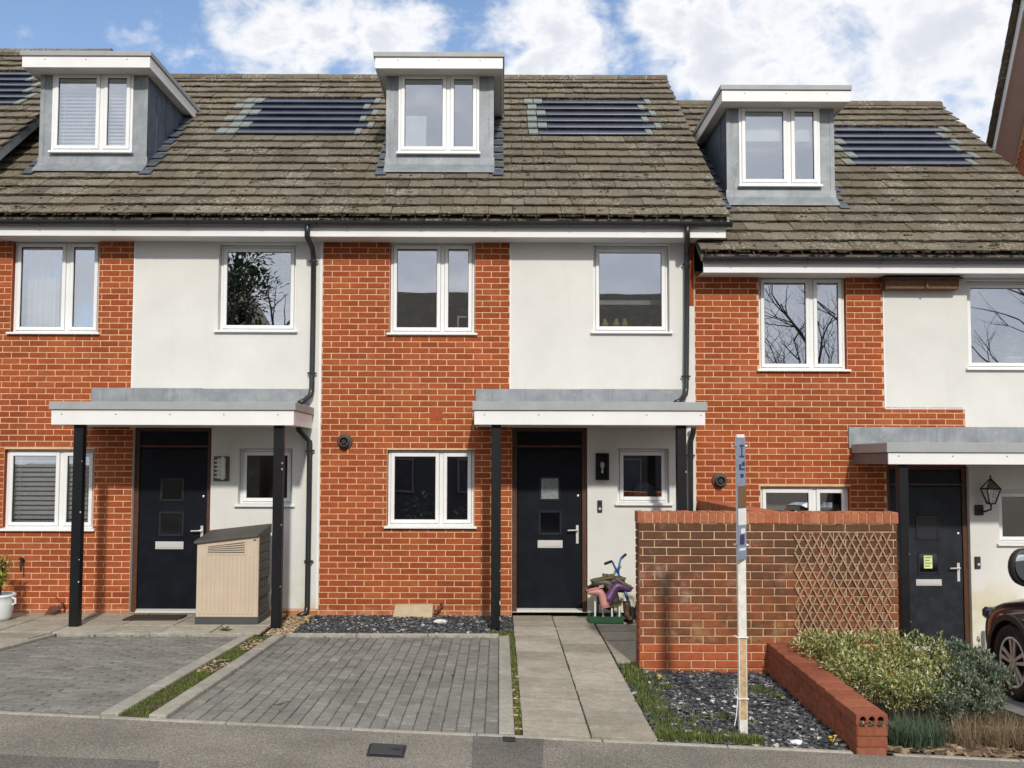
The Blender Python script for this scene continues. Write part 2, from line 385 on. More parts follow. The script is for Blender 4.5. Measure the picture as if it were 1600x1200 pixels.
M_TARMAC = tarmac_mat('pavement_tarmac', (.275, .255, .218), (.56, .54, .49))
M_TARPATCH = tarmac_mat('patched_tarmac', (.175, .165, .146), (.45, .44, .40))
M_TARDARK = tarmac_mat('dark_tarmac', (.045, .046, .048), (.14, .14, .14))
M_ROAD = tarmac_mat('road_asphalt', (.06, .06, .06), (.2, .2, .2))
M_EARTH = plain('bare_earth', (.075, .060, .042), 0.95, 0.1, var=0.4, scale=12, bmp=0.6, bscale=40)
def chip_mat(name, tones):
    m, nt, b = newmat(name); r = rid(nt)
    col = ramp(nt, r, tones, 'CONSTANT')
    col = mixc(nt, 1.0, col, ramp(nt, noise(nt, 40, 4, 0.6, pos(nt)), [(0.3, 0.8), (0.7, 1.2)]), 'MULTIPLY')
    setc(nt, b, col); b.inputs['Roughness'].default_value = 0.7; return m
M_SLATE = chip_mat('slate_chip', [(0, (.040, .044, .052)), (.3, (.060, .066, .075)), (.52, (.10, .106, .115)), (.72, (.035, .037, .043)), (.84, (.19, .195, .20)), (.945, (.52, .50, .46))])
M_BARK = chip_mat('bark_chip', [(0, (.10, .060, .035)), (.3, (.17, .105, .06)), (.55, (.25, .17, .10)), (.8, (.06, .04, .025)), (.92, (.38, .30, .20))])
M_TAN = chip_mat('tan_gravel', [(0, (.36, .26, .15)), (.3, (.48, .37, .23)), (.6, (.30, .21, .12)), (.85, (.6, .5, .35))])
def leaf_mat(name, stops, rough=0.5, trans=0.25):
    m, nt, b = newmat(name); r = rid(nt)
    col = ramp(nt, r, stops)
    setc(nt, b, col); b.inputs['Roughness'].default_value = rough; b.inputs['Specular IOR Level'].default_value = 0.3
    tl = nd(nt, 'ShaderNodeBsdfTranslucent', {'Color': col}); mx = nd(nt, 'ShaderNodeMixShader', {0: trans, 1: b.outputs[0], 2: tl.outputs[0]})
    nt.links.new(mx.outputs[0], nt.nodes['Material Output'].inputs[0]); return m
M_EUON = leaf_mat('variegated_leaf', [(0, (.06, .10, .025)), (.22, (.14, .19, .045)), (.45, (.30, .33, .09)), (.7, (.52, .51, .22)), (1, (.72, .70, .46))])
M_GREYLEAF = leaf_mat('grey_green_leaf', [(0, (.06, .085, .052)), (.35, (.12, .16, .105)), (.7, (.21, .26, .18)), (1, (.38, .43, .33))])
M_DKLEAF = leaf_mat('blue_green_blade', [(0, (.04, .07, .04)), (.5, (.075, .12, .07)), (1, (.15, .20, .13))])
M_DRY = leaf_mat('dry_stem', [(0, (.13, .085, .045)), (.5, (.23, .17, .10)), (1, (.36, .29, .19))], 0.8, 0.1)
M_GRASS = leaf_mat('grass_blade', [(0, (.055, .09, .018)), (.5, (.115, .16, .035)), (1, (.24, .26, .08))])
M_POTLEAF = leaf_mat('laurel_leaf', [(0, (.10, .16, .03)), (.5, (.26, .30, .05)), (1, (.50, .46, .12))])
M_EVERGREEN = leaf_mat('evergreen_leaf', [(0, (.02, .038, .015)), (.5, (.035, .06, .022)), (1, (.06, .09, .035))])
M_BARKT = plain('tree_bark', (.10, .08, .06), 0.9, 0.2, var=0.3, scale=10)
M_YELLOW = plain('yellow_petal', (.75, .50, .03), 0.6)
def solar_mat():
    m, nt, b = newmat('solar_glass'); p = pos(nt)
    col = mixc(nt, maprange(nt, noise(nt, 3, 4, 0.6, p), 0.3, 0.7), (.012, .017, .034), (.026, .034, .060))
    setc(nt, b, col); b.inputs['Roughness'].default_value = 0.22; b.inputs['Specular IOR Level'].default_value = 0.6; return m
M_SOLAR = solar_mat()
M_PALE = plain('pale_flashing', (.21, .235, .22), 0.6, 0.3, var=0.18, scale=10)

# ------------------------------------------------------------------ ground
def clamp(v, a, b): return max(a, min(b, v))
YF, YB = -5.40, -1.50                       # pavement edge, back of the drives
def zp(X): return -0.043 * clamp(X, -30, 30)
def zg(X, Y):
    t = clamp((YB - Y) / (YB - YF), 0, 1)
    base = 0.0 if X < 2.56 else -0.43
    return base * (1 - t) + zp(X) * t
def sheet(name, x0, x1, y0, y1, dz, m, nx=8, ny=8, parent=None, fn=zg):
    b = MB()
    for i in range(nx + 1):
        for j in range(ny + 1):
            X = x0 + (x1 - x0) * i / nx; Y = y0 + (y1 - y0) * j / ny
            b.v.append((X, Y, fn(X, Y) + dz))
    for i in range(nx):
        for j in range(ny):
            a = i * (ny + 1) + j
            b.f.append((a, a + ny + 1, a + ny + 2, a + 1))
    o = b.build(name, m, parent)
    if parent is None: o['kind'] = 'structure'
    return o
sheet('ground', -300, 300, -300, 300, -0.45, M_EARTH, 60, 20, fn=lambda X, Y: zp(X))
pavement = sheet('pavement', -30, 30, -7.55, YF - 0.05, 0.0, M_TARMAC, 20, 2, fn=lambda X, Y: zp(X))
sheet('road', -30, 30, -13.2, -7.7, -0.12, M_ROAD, 20, 2, fn=lambda X, Y: zp(X))
kb = MB()
def slope_bar(b, x0, x1, y0, y1, top, bot, fn=zg, n=1):
    for k in range(n):
        a = x0 + (x1 - x0) * k / n; c = x0 + (x1 - x0) * (k + 1) / n
        p = []
        for h in (bot, top):
            for (X, Y) in ((a, y0), (c, y0), (c, y1), (a, y1)): p.append((X, Y, fn(X, Y) + h))
        i = len(b.v); b.v += p
        b.f += [tuple(i + q for q in f) for f in ((0, 3, 2, 1), (4, 5, 6, 7), (0, 1, 5, 4), (1, 2, 6, 5), (2, 3, 7, 6), (3, 0, 4, 7))]
slope_bar(kb, -30, 30, -7.70, -7.55, 0.004, -0.3, fn=lambda X, Y: zp(X), n=20)
kb.build('kerb', M_KERB, kind='structure')
sheet('far_pavement', -30, 30, -15.2, -13.2, 0.0, M_TARMAC, 20, 2, fn=lambda X, Y: zp(X))
# patches in the pavement
def pave_patch(name, corners, m, dz):
    b = MB(); pts = []
    for px, py in corners:
        d = ray(px, py)                      # meet the sloping pavement plane
        n = Vector((0.043, 0, 1)); t = -n.dot(CAM) / n.dot(d); q = CAM + d * t
        pts.append((q.x, q.y, zp(q.x) + dz))
    b.quad(*pts); return b.build(name, m, pavement), pts
pave_patch('tarmac_patch', [(739, 1146), (850, 1152), (847, 1205), (737, 1205)], M_TARPATCH, 0.004)
pave_patch('tarmac_patch', [(-30, 1178), (70, 1183), (250, 1190), (240, 1212), (-30, 1212)], M_TARPATCH, 0.004)
pave_patch('tarmac_patch', [(785, 1148), (805, 1149), (805, 1161), (786, 1160)], M_TARDARK, 0.008)
_, cv = pave_patch('cover_bed', [(578, 1163), (636, 1166), (631, 1185), (572, 1182)], M_TARDARK, 0.006)
cov = MB(); cx = sum(p[0] for p in cv) / 4; cy = sum(p[1] for p in cv) / 4
cov.prism([(cx + (p[0] - cx) * .86, cy + (p[1] - cy) * .86, p[2] + .002) for p in cv], (0, 0, 0.008))
ucov = cov.build('utility_cover', plain('cast_iron', (.045, .05, .055), 0.6, 0.4, 0.3, var=0.3, scale=60), None, bevel=0.003)
tag(ucov, 'small black rectangular cover set in the tarmac pavement', 'utility cover')
cr = MB()
for k in range(4):
    y = cy + (k - 1.5) * 0.018; cr.box(cx - .09, cx + .09, y - .004, y + .004, zp(cx) + .012, zp(cx) + .0155)
cr.build('tread_rib', M_GASKET, ucov)
# pale concrete edging between drives and pavement
edg = MB(); edg.v = []
edging = None
ke = thing('kerb_edging', '', '', (0, YF, 0)); del ke['label']; del ke['category']; ke['kind'] = 'structure'
def kerb_run(parent, x0, x1, y0, y1, top, along='x', unit=0.9):
    L = (x1 - x0) if along == 'x' else (y1 - y0); n = max(1, round(L / unit))
    for k in range(n):
        b = MB(); g = 0.003
        if along == 'x': slope_bar(b, x0 + L * k / n + g, x0 + L * (k + 1) / n - g, y0, y1, top + ru(-.002, .002), -0.15)
        else: slope_bar(b, x0, x1, y0 + L * k / n + g, y0 + L * (k + 1) / n - g, top + ru(-.003, .003), -0.15)
        b.build('kerb_stone', M_KERB, parent, bevel=0.006)
kerb_run(ke, -6.3, 2.48, YF - 0.05, YF, 0.010)
kerb_run(ke, 2.76, 7.2, YF - 0.05, YF, 0.010)
kerb_run(ke, 0.0, 0.112, YF + 0.004, YB, 0.022, 'y')
kerb_run(ke, -2.47, -2.345, YF + 0.004, YB, 0.030, 'y')
kerb_run(ke, -2.81, -2.685, YF + 0.004, YB, 0.030, 'y')
kerb_run(ke, -2.345, 0.0, YB + .006, YB + 0.056, 0.035, 'x')
kerb_run(ke, -4.86, -2.81, YB + .006, YB + 0.056, 0.035, 'x')
kerb_run(ke, -4.92, -4.86, YF + 0.004, YB, 0.030, 'y')

def unit_mesh(name, w, l, h, m, ch=0.006):   # a block with a chamfered top; origin at the top centre
    b = MB(); a, c = w / 2, l / 2
    lv = []
    for (q, z) in ((ch, 0.0), (0.0, -ch), (0.0, -h)):
        for sx, sy in ((-1, -1), (1, -1), (1, 1), (-1, 1)):
            j = ru(-.0016, .0016)
            lv.append((sx * (a - q) + j, sy * (c - q) + ru(-.0016, .0016), z + (ru(-.0012, .0012) if z == 0 else 0)))
    b.v = lv; b.f = [(0, 1, 2, 3)]
    for r_ in (0, 4):
        for k in range(4): b.f.append((r_ + k, r_ + (k + 1) % 4, r_ + 4 + (k + 1) % 4, r_ + 4 + k))
    return b.mesh(name, m)
def slope_rot(X, Y):
    e = 0.05
    return (math.atan((zg(X, Y + e) - zg(X, Y - e)) / (2 * e)), -math.atan((zg(X + e, Y) - zg(X - e, Y)) / (2 * e)), 0)
def merge(b, me, mat4):
    i = len(b.v); b.v += [tuple(mat4 @ v.co) for v in me.vertices]; b.f += [tuple(i + k for k in p.vertices) for p in me.polygons]
def scatter_units(items, meshes, parent, name, stuffname, m, limit):
    """items: (X, Y, z, rot, sx, sy) ; the nearest go in as objects, the rest joined"""
    items = [it for it in items if -60 < proj((it[0], it[1], it[2]))[0] < 1660 and proj((it[0], it[1], it[2]))[1] < 1215]
    items.sort(key=lambda t: t[1]); rest = MB()
    for k, (X, Y, z, rot, sx, sy) in enumerate(items):
        me = random.choice(meshes)
        if k < limit: link(name, me, parent, (X, Y, z), rot, (sx, sy, 1))
        else: merge(rest, me, Matrix.Translation((X, Y, z)) @ Matrix.Rotation(rot[1], 4, 'Y') @ Matrix.Rotation(rot[0], 4, 'X') @ Matrix.Diagonal((sx, sy, 1, 1)))
    if rest.v: rest.build(stuffname, m, parent, kind='stuff')
PV = [unit_mesh('paver', 0.096, 0.196, 0.02, M_PAVER) for _ in range(6)]
def drive(x0, x1, along, name):
    base = sheet(name, x0, x1, YF, YB, -0.010, M_JOINT, 6, 8)
    items = []
    if along == 'y':
        n = int((x1 - x0) / 0.1)
        pitch = (x1 - x0) / n
        for i in range(n):
            y = YF + 0.01 - (0.1 if i % 2 else 0)
            while y < YB:
                a, c = max(y, YF + .004), min(y + 0.2, YB)
                if c - a > 0.03:
                    X, Y = x0 + (i + .5) * pitch, (a + c) / 2
                    items.append((X, Y, zg(X, Y) + random.gauss(-.001, .0022) - .006 * max(0, math.sin(X * 3.1) * math.sin(Y * 2.3)), slope_rot(X, Y), pitch / .101, (c - a) / 0.2))
                y += 0.2
    else:
        n = int((YB - YF) / 0.1); pitch = (YB - YF) / n
        for i in range(n):
            x = x0 - (0.1 if i % 2 else 0)
            while x < x1:
                a, c = max(x, x0), min(x + 0.2, x1)
                if c - a > 0.03:
                    X, Y = (a + c) / 2, YF + (i + .5) * pitch
                    r_ = slope_rot(X, Y)
                    items.append((X, Y, zg(X, Y) + ru(-.003, .002), (r_[0], r_[1], 0), (c - a) / 0.1, 0.5))
                x += 0.2
    scatter_units(items, PV, base, 'paver', 'paving', M_PAVER, 290)
drive(-2.345, 0.0, 'y', 'driveway')
drive(-4.86, -2.81, 'x', 'driveway')
# slab paths
def slabs(name, xs, ys, dz=0.02):
    base = sheet(name, xs[0], xs[-1], ys[0], ys[-1], dz - 0.022, M_JOINT, 4, 8)
    me = [unit_mesh('slab', 1.0, 1.0, 0.03, M_SLAB, 0.004) for _ in range(4)]
    for i in range(len(xs) - 1):
        for j in range(len(ys) - 1):
            X, Y = (xs[i] + xs[i + 1]) / 2, (ys[j] + ys[j + 1]) / 2
            if proj((X, Y, 0))[0] < -120: continue
            g = ru(.008, .016)
            link('slab', random.choice(me), base, (X, Y, zg(X, Y) + dz + ru(-.006, .006)), tuple(r_ + ru(-.006, .006) for r_ in slope_rot(X, Y)), (xs[i + 1] - xs[i] - g, ys[j + 1] - ys[j] - ru(.025, .05), 1))
def frange(a, b, n): return [a + (b - a) * k / n for k in range(n + 1)]
slabs('garden_path', [0.165, 0.652, 1.125], frange(YF + .003, -2.86, 7) + frange(-2.86, -0.03, 6)[1:])
slabs('garden_path', [1.135, 1.72, 2.40], frange(-2.80, -0.03, 5), 0.016)
slabs('garden_path', [-8.0, -7.3, -6.7, -6.1, -5.5, -4.93], frange(YF + .003, -1.42, 7), 0.03)
slabs('garden_path', [-8.0, -7.3, -6.75, -6.15, -5.55, -4.95, -4.35, -3.75, -3.2, -2.64], frange(-1.42, -0.02, 3), 0.03)
sheet('grass_strip', 0.112, 0.165, YF, -1.2, 0.006, M_EARTH, 1, 8)
sheet('grass_strip', -2.685, -2.47, YF, YB, 0.006, M_EARTH, 1, 8)
sheet('slate_bed', -2.62, 0.165, YB + .056, 0.02, -0.01, M_JOINT, 4, 4)
sheet('slate_bed', 1.12, 2.50, YF, -2.80, -0.015, M_JOINT, 4, 6)
sheet('planting_bed', 2.73, 4.62, YF, -2.6, 0.0, M_EARTH, 6, 8)
sheet('driveway', 4.62, 9.0, YF, -1.5, 0.006, paver_mat('grey_drive', [(.2, .2, .19), (.23, .23, .22)]), 6, 8)
sheet('garden_path', 2.70, 9.0, -2.6, 0.05, 0.004, M_SLAB, 8, 6)

# loose surfaces
def chips(name, m, regions, size, seed, flat=0.5, **props):
    random.seed(seed); b = MB()
    for (x0, x1, y0, y1, dens, cond, h) in regions:
        for _ in range(int((x1 - x0) * (y1 - y0) * dens)):
            X, Y = ru(x0, x1), ru(y0, y1)
            if cond and not cond(X, Y): continue
            s = ru(*size); rot = Matrix.Rotation(ru(0, 6.28), 4, 'Z') @ Matrix.Rotation(random.gauss(0, flat), 4, 'X')
            mm = Matrix.Translation((X, Y, zg(X, Y) + h + ru(0, .012))) @ rot
            a, c, t = s, s * ru(.45, .8), s * ru(.12, .3)
            p = [(-a, -c * .5, 0), (a * ru(.3, .8), -c, 0), (a, c * .4, 0), (-a * ru(0, .5), c, 0)]
            b.prism([mm @ Vector(q) for q in p], mm.to_3x3() @ Vector((0, 0, t)))
    return b.build(name, m, kind='stuff', **props)
chips('slate_chippings', M_SLATE, [(-2.3, .16, YB + .06, -0.01, 1300, None, 0.0), (1.13, 2.50, YF + .01, -3.12, 1700, None, 0.0), (1.13, 2.40, -3.1, -2.82, 500, None, 0)], (.010, .027), 3,
      label='dark slate chippings covering the beds by the wall and path', category='slate chippings')
chips('tan_chippings', M_TAN, [(-2.60, -2.32, YB + .06, -0.05, 2200, None, 0.005), (-2.66, -2.49, -3.9, YB, 620, lambda x, y: math.sin(y * 5.1) > -.1, .01), (.118, .16, YF, -3.2, 700, None, .012)], (.008, .02), 5,
      label='tan gravel beside the downpipe and in the grass strip', category='gravel')
chips('bark_mulch', M_BARK, [(2.76, 4.6, YF + .01, -4.2, 900, None, 0.004)], (.012, .045), 6,
      label='brown bark mulch over the planting bed by the pavement', category='mulch')
def blades(b, X, Y, z, n, h, spread, w=0.006, lean=0.6):
    for _ in range(n):
        a = ru(0, 6.28); r_ = spread * math.sqrt(rnd()); x, y = X + r_ * math.cos(a), Y + r_ * math.sin(a)
        hh = h * ru(.5, 1.15); l = ru(.1, lean) * hh; d = ru(0, 6.28); ux, uy = math.cos(d), math.sin(d)
        px, py = -uy * w, ux * w
        mx, my, mz = x + ux * l * .35, y + uy * l * .35, z + hh * .6
        i = len(b.v)
        b.v += [(x - px, y - py, z), (x + px, y + py, z), (mx + px * .7, my + py * .7, mz), (mx - px * .7, my - py * .7, mz), (x + ux * l, y + uy * l, z + hh)]
        b.f += [(i, i + 1, i + 2, i + 3), (i + 3, i + 2, i + 4)]
random.seed(21)
gb = MB()
for _ in range(420):
    Y = ru(YF + .02, -1.3); blades(gb, ru(.118, .162), Y, zg(.14, Y) + .006, 5, .03, .015, .003)
for _ in range(900):
    Y = ru(YF + .02, YB - .1); X = ru(-2.68, -2.475)
    if math.sin(Y * 5.1) > .35 and Y > -4.0 and rnd() < .8: continue
    blades(gb, X, Y, zg(X, Y) + .006, 5, .028, .02, .003)
for _ in range(330):        # along the bed edge by the path and round the bed
    Y = ru(YF + .05, -2.9); X = 1.15 + abs(random.gauss(0, .10 + .10 * (Y < -4.6))); blades(gb, X, Y, zg(X, Y), 8, .055, .04, .0035)
for _ in range(150):
    X = ru(1.15, 1.85); blades(gb, X, YF + .05 + abs(random.gauss(0, .07)), zp(X), 10, .06, .04, .0035)
for (X, Y) in ((1.9, -4.75), (1.72, -4.7), (2.28, -3.9), (2.18, -3.75), (1.45, -3.75), (1.38, -3.55)):
    for _ in range(12): blades(gb, X + random.gauss(0, .05), Y + random.gauss(0, .05), zg(X, Y), 7, .06, .03, .0035)
for _ in range(60):
    X = ru(-.15, .16); blades(gb, X, ru(-1.48, -1.25), .0, 6, .05, .03, .0035)
for _ in range(40):
    X = ru(-2.2, .0); blades(gb, X, YB + .07 + abs(random.gauss(0, .04)), .0, 5, .03, .03, .003)
for _ in range(60):
    X = ru(4.55, 5.2); blades(gb, X, random.gauss(-3.95, .06), zg(X, -3.95), 7, .05, .04, .004)
for _ in range(190):
    X = random.choice((ru(-2.33, -.02), ru(-4.8, -2.85))); X = round((X + 2.345) / .1017) * .1017 - 2.345; Y = YF + .05 + (YB - YF - .1) * rnd() ** random.choice((.5, 1, 2)); blades(gb, X, Y, zg(X, Y) - .004, 3, .016, .008, .002)
for _ in range(110):
    Y = ru(YF + .05, -.3); blades(gb, random.choice((.652, .652, 1.13)) + random.gauss(0, .006), Y, zg(.65, Y) + .004, 3, .022, .012, .0022)
for _ in range(60):
    X = ru(-4.8, -.05); blades(gb, X, YB + random.gauss(-.01, .012), .0, 4, .025, .02, .0025)
gb.build('grass', M_GRASS, kind='stuff', label='short green grass in the strips beside the kerbs and path', category='grass')

# ------------------------------------------------------------------ brick laying
BL, BH, BP, BC = 0.2135, 0.0635, 0.225, 0.075
def brick_mesh(name, m, L=BL, H=BH, d=0.016):
    b = MB(); ch = 0.0035; lv = []
    for (q, y) in ((ch, 0.0), (0.0, ch), (0.0, d)):
        for sx, sz in ((-1, -1), (1, -1), (1, 1), (-1, 1)):
            lv.append((sx * (L / 2 - q) + ru(-.0016, .0016), y + (ru(-.0012, .0012) if y == 0 else 0), sz * (H / 2 - q) + ru(-.0013, .0013)))
    b.v = lv; b.f = [(0, 1, 2, 3)]
    for r_ in (0, 4):
        for k in range(4): b.f.append((r_ + k, r_ + 4 + k, r_ + 4 + (k + 1) % 4, r_ + (k + 1) % 4))
    return b.mesh(name, m)
def cut(iv, holes):             # subtract intervals
    for (a, c) in holes:
        out = []
        for (p, q) in iv:
            if c <= p or a >= q: out.append((p, q)); continue
            if a > p: out.append((p, a))
            if c < q: out.append((c, q))
        iv = out
    return iv
def lay(rects, holes, zbase):
    out = []; zmax = max(r_[3] for r_ in rects); zmin = min(r_[2] for r_ in rects)
    for k in range(int((zmin - zbase) / BC) - 1, int((zmax - zbase) / BC) + 1):
        zc = zbase + BC * k + BC / 2
        iv = sorted((r_[0], r_[1]) for r_ in rects if r_[2] - .02 < zc < r_[3] + .01)
        mg = []
        for a, c in iv:
            if mg and a <= mg[-1][1] + .002: mg[-1] = (mg[-1][0], max(c, mg[-1][1]))
            else: mg.append((a, c))
        iv = cut(mg, [(h[0], h[1]) for h in holes if h[2] < zc < h[3]])
        for (a, c) in iv:
            x0 = math.floor((a - .3) / BP) * BP + (BP / 2 if k % 2 else 0)
            while x0 < c:
                p, q = max(x0, a), min(x0 + BP, c)
                if q - p > 0.035: out.append(((p + q) / 2, zc, q - p - (BP - BL)))
                x0 += BP
    return out
def brick_wall(rects, holes, zbase, parent, m, limit=285, Y=0.0, keep=None):
    ms = [brick_mesh('brick', m) for _ in range(8)]
    bs = [b for b in lay(rects, holes, zbase) if b[2] > 0.02]
    vis, rest = [], []
    for b in bs:
        px, py = proj((b[0], Y, b[1])); (vis if -20 < px < 1620 and (keep is None or keep(px, py)) else rest).append(b)
    vis.sort(key=lambda b: -(round(b[2], 2)) * 10 + abs(b[1] - 1.7) * .3)
    rest += vis[limit:]
    for (x, z, w) in vis[:limit]: link('brick', random.choice(ms), parent, (x, Y, z), None, (w / BL, 1, 1))
    jb = MB()
    for (x, z, w) in rest: merge(jb, random.choice(ms), Matrix.Translation((x, Y, z)) @ Matrix.Diagonal((w / BL, 1, 1, 1)))
    if jb.v: jb.build('brickwork', m, parent, kind='stuff')
def holed(b, rects, holes, Y, back=None):
    """upright sheet at Y from rectangles minus holes (x0,x1,z0,z1)"""
    for (x0, x1, z0, z1) in rects:
        xs = sorted({x0, x1, *[c for h in holes for c in h[:2] if x0 < c < x1]}); zs = sorted({z0, z1, *[c for h in holes for c in h[2:4] if z0 < c < z1]})
        for i in range(len(xs) - 1):
            for j in range(len(zs) - 1):
                xc, zc = (xs[i] + xs[i + 1]) / 2, (zs[j] + zs[j + 1]) / 2
                if any(h[0] < xc < h[1] and h[2] < zc < h[3] for h in holes): continue
                b.quad((xs[i], Y, zs[j]), (xs[i + 1], Y, zs[j]), (xs[i + 1], Y, zs[j + 1]), (xs[i], Y, zs[j + 1]))
def reveal(b, h, y0, y1):
    x0, x1, z0, z1 = h[:4]
    b.quad((x0, y0, z0), (x0, y1, z0), (x0, y1, z1), (x0, y0, z1)); b.quad((x1, y0, z0), (x1, y0, z1), (x1, y1, z1), (x1, y1, z0))
    b.quad((x0, y0, z1), (x0, y1, z1), (x1, y1, z1), (x1, y0, z1)); b.quad((x0, y0, z0), (x1, y0, z0), (x1, y1, z0), (x0, y1, z0))

# ------------------------------------------------------------------ windows and doors
def window(house, h, lights, rec, sill=True, vent=True, depth=2.6, label=None, room=M_ROOM, sillw=0.035):
    x0, x1, z0, z1 = h
    f0, f1 = rec, rec + 0.065
    fw = 0.032
    b = MB().ring(x0 + .004, x1 - .004, z0 + .004, z1 - .004, fw, f0, f1)
    L = x1 - x0
    bounds = [x0 + .004 + fw]
    for k, a in enumerate(lights[:-1]):
        xm = x0 + L * a; b.box(xm - .024, xm + .024, f0, f1, z0 + .004 + fw, z1 - .004 - fw); bounds += [xm - .024, xm + .024]
    bounds.append(x1 - .004 - fw)
    w = b.build('window', M_UPVC, house, bevel=0.004)
    if label: w['label'] = label
    for k in range(0, len(bounds), 2):
        a, c = bounds[k] + .0025, bounds[k + 1] - .0025; sa, sb = z0 + .004 + fw + .0025, z1 - .004 - fw - .0025
        MB().ring(a, c, sa, sb, 0.046, f0 - .014, f1 - .02).build('sash', M_UPVC, w, bevel=0.005)
        MB().ring(a + .046, c - .046, sa + .046, sb - .046, 0.005, f0 + .002, f0 + .03).build('gasket', M_GASKET, w)
        MB().box(a + .051, c - .051, f0 + .014, f0 + .018, sa + .051, sb - .051).build('pane', M_GLASS, w)
    if vent:
        xa = bounds[0] + .06; xb = bounds[1] - .06
        MB().box(xa, xb, f0 - .006, f0 - .001, z1 - .028, z1 - .012).build('trickle_vent', M_SOFFIT, w)
    if sill:
        MB().prism([(x0 - sillw, -.045, z0 - .022), (x0 - sillw, -.045, z0 + .002), (x0 - sillw, rec - .002, z0 + .022), (x0 - sillw, rec - .002, z0 - .022)], (L + 2 * sillw, 0, 0)).build('sill', M_UPVC, w, bevel=0.003)
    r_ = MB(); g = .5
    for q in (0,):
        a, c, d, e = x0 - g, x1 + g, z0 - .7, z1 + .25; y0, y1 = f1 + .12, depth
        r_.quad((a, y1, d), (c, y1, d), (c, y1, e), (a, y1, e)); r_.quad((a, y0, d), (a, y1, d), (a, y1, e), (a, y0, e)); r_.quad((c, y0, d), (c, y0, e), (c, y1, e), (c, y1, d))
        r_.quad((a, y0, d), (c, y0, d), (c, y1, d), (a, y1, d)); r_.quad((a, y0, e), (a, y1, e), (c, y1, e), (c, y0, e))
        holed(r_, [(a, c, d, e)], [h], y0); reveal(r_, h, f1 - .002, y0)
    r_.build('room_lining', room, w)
    return w
M_FROST = plain('frosted_glass', (.22, .25, .25), .25, .5, var=.35, scale=25)
M_MOULD = plain('door_moulding', (.02, .024, .032), .22, .6)
M_PANELD = plain('dark_door_panel', (.02, .022, .025), .35, .4)
def door(house, h, m, handle_side=1, sq=None, lp=None, lights=(M_GLASSD, M_GLASSD), rec=0.075, chrome=True, sticker=False):
    x0, x1, z0, z1 = h; fw = 0.062
    d = MB()
    zt = z1 - 0.25                                  # head panel above the leaf
    leaf = (x0 + fw + .004, x1 - fw - .004, z0 + .045, zt - .012)
    d.box(leaf[0], leaf[1], rec + .012, rec + .055, leaf[2], leaf[3])
    D = d.build('door', m, house, bevel=0.003)
    fr = MB(); fr.box(x0 + .002, x0 + fw, rec - .01, rec + .08, z0, z1 - .002); fr.box(x1 - fw, x1 - .002, rec - .01, rec + .08, z0, z1 - .002); fr.box(x0 + fw, x1 - fw, rec - .01, rec + .08, z1 - .045, z1 - .002); fr.box(x0 + fw, x1 - fw, rec - .006, rec + .08, zt, zt + .03)
    fr.build('door_frame', M_DFRAME, D, bevel=0.003)
    MB().box(x0 + fw, x1 - fw, rec + .02, rec + .05, zt + .03, z1 - .045).build('head_panel', M_DOOR, D)
    MB().prism([(x0 + fw, rec - .04, z0), (x0 + fw, rec - .04, z0 + .018), (x0 + fw, rec + .01, z0 + .04), (x0 + fw, rec + .06, z0 + .04), (x0 + fw, rec + .06, z0)], (x1 - x0 - 2 * fw, 0, 0)).build('threshold', M_CHROME, D, bevel=0.002)
    for (a, c, e, g), lm in zip(sq, lights):
        y = rec + .012
        mo = MB(); mo.ring(a - .03, c + .03, e - .03, g + .03, 0.028, y - .014, y - .0005)
        P = mo.build('moulding', M_MOULD, D, bevel=0.008)
        MB().box(a - .004, c + .004, y - .007, y - .001, e - .004, g + .004).build('glass_light', lm, D)
    a, c, e, g = lp; y = rec + .012
    MB().box(a, c, y - .008, y - .001, e, g).box(a + .02, c - .02, y - .014, y - .0082, e + .018, g - .018).build('letter_plate', M_CHROME, D, bevel=0.003)
    hx = (x1 - fw - .06) if handle_side > 0 else (x0 + fw + .06); hz = z0 + 0.98 if chrome else z0 + 1.0
    hb = MB(); hb.box(hx - .016, hx + .016, y - .010, y - .001, hz - .13, hz + .10); hb.tube([(hx, y - .01, hz + .04), (hx, y - .055, hz + .04), (hx - .02 * handle_side, y - .06, hz + .04), (hx - .125 * handle_side, y - .058, hz + .036)], 0.0095, 8)
    hb.build('handle', M_CHROME, D, smooth=False)
    MB().lathe([(.014, 0), (.014, -.006), (.008, -.008)], (hx + .01, y - .001, z0 + 1.45), 'Y', 12).build('door_viewer', M_CHROME, D)
    bk = MB(); bk.quad((x0, rec + .085, z0), (x1, rec + .085, z0), (x1, rec + .085, z1), (x0, rec + .085, z1)); bk.build('door_backing', M_GASKET, D)
    return D

